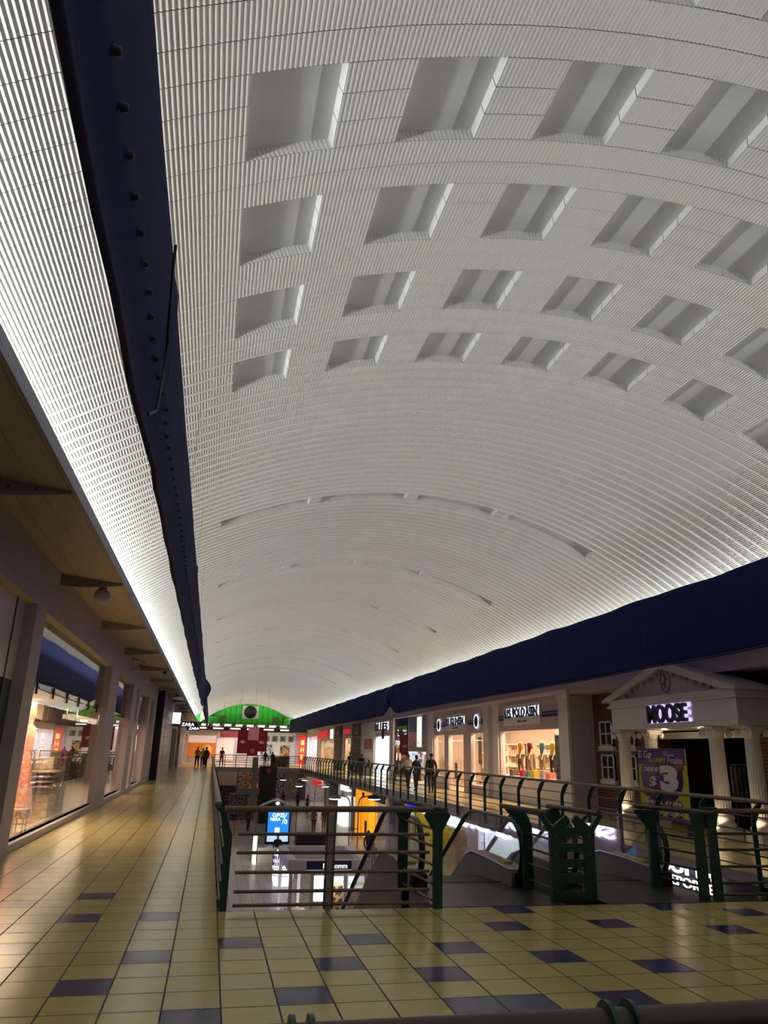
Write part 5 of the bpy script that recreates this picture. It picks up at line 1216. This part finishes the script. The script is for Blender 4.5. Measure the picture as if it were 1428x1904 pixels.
    MB().box((4.79, 30.0, -3.36), (6.35, 30.1, -2.87)).build('light_panel', 'soft_white_lit', o); text('letters', 'ver V collection', 'mid_grey', (4.95, 29.99, -3.17), *FY, 1.15, .14, .005, o); MB().box((4.75, 30.1, -4), (6.4, 30.9, -3.3)).build('cabinet', 'merch_warm', o)
    o = thing('display_case', 'rounded white glowing glass display case on the lower floor', 'case', (3.75, 35.5, -4)); MB().lathe([(.001, -4), (.40, -4), (.46, -3.7), (.47, -3.2), (.42, -2.75), (.30, -2.60), (.001, -2.58)], (3.55, 35.5, 0), 28).build('body', 'case_lit', o)
    for z in (-3.6, -3.3, -3.0): MB().lathe([(.475, 0), (.485, .0), (.485, .02), (.475, .02)], (3.55, 35.5, z), 28).build('ring', 'grey_metal', o)
    bt = MB()
    for z in (-3.5, -3.2, -2.95):
        for k in range(14): a = pi+pi*k/13; bt.lathe([(.03, 0), (.03, .12), (.012, .15), (.012, .18)], (3.55+.47*cos(a), 35.5+.47*sin(a), z), 6)
    tag(bt.build('bottles', 'mid_grey', o), kind='stuff')
    o = thing('information_screen', 'tall blue lit advertising screen in a black frame on the lower floor', 'screen', (4.35, 50, -4)); x0 = 3.78; Y = 50
    MB().box((x0, Y, -4.0), (x0+1.5, Y+.25, -1.9)).build('frame', 'black', o); MB().box((x0+.1, Y-.02, -3.85), (x0+1.4, Y, -2.0)).build('screen', 'screen_blue', o); MB().box((x0+.1, Y-.03, -3.85), (x0+1.4, Y-.02, -3.45)).build('screen_footer', 'screen_light', o)
    text('lettering', 'CUPO', 'white_lit2', (x0+.35, Y-.025, -2.42), *FY, .62, .2, .005, o, bold=.03); text('lettering', 'NERA', 'white_lit2', (x0+.25, Y-.025, -2.66), *FY, .62, .2, .005, o, bold=.03); text('lettering', '%', 'white_lit2', (x0+.92, Y-.025, -2.85), *FY, .38, .65, .005, o)
    MB().box((x0+.55, Y-.03, -3.35), (x0+.85, Y-.02, -3.05)).build('white_square', 'white_lit2', o)
    o = thing('tent_frame', 'small pale gabled frame roof above the blue screen', 'roof', (4.5, 52, -1.5)); m = MB(); m.tube([(3.2, 51, -1.95), (4.5, 51, -1.45), (5.8, 51, -1.95)], .05, 8); m.tube([(3.6, 53, -1.95), (4.5, 53, -1.55), (5.4, 53, -1.95)], .04, 8); m.tube([(4.5, 51, -1.45), (4.5, 53, -1.55)], .04, 8); m.build('frame', 'shop_white', o); MB().lathe([(.001, -.12), (.12, -.05), (.12, .05), (.001, .12)], (4.5, 50.9, -1.7), 12).build('lamp', 'white_lit', o)
    for x in (3.25, 5.75): MB().tube([(x, 51, -4), (x, 51, -1.95)], .04, 8).build('leg', 'grey_metal', o)
    tag(MB().box((5.6, 49, -4), (7.7, 50, -3.3)).build('counter', 'black'), 'low black counter right of the blue screen', 'counter')
    tag(MB().box((2.9, 42.3, -4), (4.4, 42.8, -3.35)).build('counter', 'white_plaster'), 'pale counter in front of the seated person', 'counter')
    tag(MB().box((2.6, 41.5, -4), (2.75, 42.6, -2.6)).build('white_stand', 'soft_white_lit'), 'narrow bright white stand left of the blue screen', 'stand')
    tag(MB().box((8.9, 39.3, -3.95), (9.25, 39.8, -3.2)).build('suitcase', 'cl_navy', bevel=.03), 'dark blue suitcase beside the child on the lower floor', 'suitcase')
    tag(MB().box((1.9, 66, -4), (3.4, 68, -2.0)).build('stall', 'merch_dark'), 'dark stall stocked with goods at the far lower left', 'stall')
    tag(MB().box((1.2, 74, -4), (2.6, 76, -1.8)).build('stall', 'merch_dark'), 'dark brown stall farther back at the lower left edge', 'stall')
    tag(MB().box((4.0, 77.0, -2.05), (6.0, 77.1, -1.65)).build('orange_sign', 'orange_mural'), 'orange lit sign over the far lower left shop', 'sign')
    tag(MB().box((2.3, 62, -1.75), (4.0, 62.3, -1.35)).build('hanging_sign', 'mid_grey'), 'grey hanging sign board with a blue mark at the lower left', 'sign')
    for i, (x, y, z) in enumerate(((8.3, 44.6, -4), (8.9, 68, -4), (9.0, 84, -4))):
        o = thing('street_lamp', ['two-armed grey street lamp with round shades on the lower floor, nearest', 'two-armed grey street lamp behind the nearest one', 'farthest two-armed street lamp below the cross bridge'][i], 'lamp', (x, y, z)); zz = -.85 if i == 0 else (-1.25 if i == 1 else -1.35)
        for s in (-1, 1):
            m = MB(); pts = [(x+s*.25, y, z)]+[(x+s*.25, y, zz-.5)]+[(x+s*(.25+.25*(1-cos(radians(a)))), y, zz-.5+.45*sin(radians(a))) for a in (20, 45, 70, 90)]+[(x+s*1.0, y, zz+.02)]; m.tube(pts, .035, 8); m.build('pole', 'grey_metal', o)
            MB().lathe([(.001, .12), (.15, .10), (.36, -.02), (.40, -.08), (.38, -.09)], (x+s*1.15, y, zz-.05), 20).build('shade', 'mid_grey', o)
            MB().lathe([(.36, 0), (.25, -.07), (.001, -.09)], (x+s*1.15, y, zz-.14), 20).build('bulb', 'warm_white', o)
        MB().tube([(x-.25, y, -2.6), (x+.25, y, -2.6)], .025, 8).build('cross_bar', 'grey_metal', o)
    for i, (x, y) in enumerate(((5.5, 20), (5.5, 34), (6.5, 50), (6.5, 66), (6.5, 82))):
        area('hall_light_%d' % i, (9.6, y, -.70), (9.0, y, -4), 0.6, 6, 30, (1, .84, .68))
        if y > 45: area('hall_light_left_%d' % i, (-1.4, y, -.70), (-.8, y, -4), .6, 6, 28, (1, .84, .68))
    for i, (x0_, x1_, m) in enumerate(((-2.5, .8, 'merch_dark'), (.9, 3.4, 'shop_wall'), (3.6, 6.2, 'merch_warm'), (6.4, 9, 'merch_cool'), (9.1, 12, 'shop_wall'))):
        tag(MB().box((x0_, YE+4.4, -4), (x1_, YE+4.9, -1.1)).build('shop_display', m), 'distant lower shop display across the end wall, %s from the left' % ords[i].replace('nearest', 'first'), 'display')
mat('lime_lit_wall', (.60, .50, .08), .6)
mat('case_lit', (.9, .88, .95), .4, emit=(.95, .92, 1), es=1.1)
mat('white_lit2', (.9, .95, 1), .5, emit=(.9, .96, 1), es=1.3)
mat('warm_white', (1, .9, .8), .5, emit=(1, .88, .72), es=2.0)
lower()
def enclosure():
    b = MB(); b.quad((XL-.4, -8, -4), (XR+.4, -8, -4), (XR+.4, -8, 7.5), (XL-.4, -8, 7.5)); struct(b, 'wall_back', 'wall_mauve')
    c = MB(); c.quad((-6, 10, -4), (14.5, 10, -4), (14.5, 10, -.38), (-6, 10, -.38)); struct(c, 'wall_lower_back', 'dark_grey')
enclosure()

GROUPS = dict(soffit_bracket='fin brackets along the left soffit', glass_clamp='clamps on the glass joint of the left shop', security_camera='dome cameras under the left soffit',
    banner='navy fabric banners along both sides', suspension_wire='banner suspension wires', railing='green and bronze railings', escalator='escalators between the levels', column='fluted porch columns',
    person='people in the mall', mannequin='shop window mannequins', display_box='boxes on the window floor', display_board='chalk boards of the clothes store', shelf_unit='clothes shelves', storage_cube='stack of patterned cubes',
    cushion='pile of cushions', potted_plant='plants in shop windows', display_shelf='merchandise shelves in lit shops', round_vent='round vents of the green wall', green_box='green bulkheads', strip_light='strip lights under the green wall',
    clerestory_light='clerestory panes behind the truss', street_lamp='street lamps on the lower floor', light_shelf='yellow ceiling fins', stall='stalls on the lower floor', shop_display='far lower shop displays', shop_banner='black shop banners',
    shopfront_panel='panels of the mid shopfront', dress_form='dress forms in the left shop', red_sign='small red shop signs', lit_panel='pink lit panels at the far end', counter='counters on the lower floor')
for o in list(COL.objects):
    if o.parent is None and 'label' in o:
        g = GROUPS.get(o.name.split('.')[0])
        if g: o['group'] = g
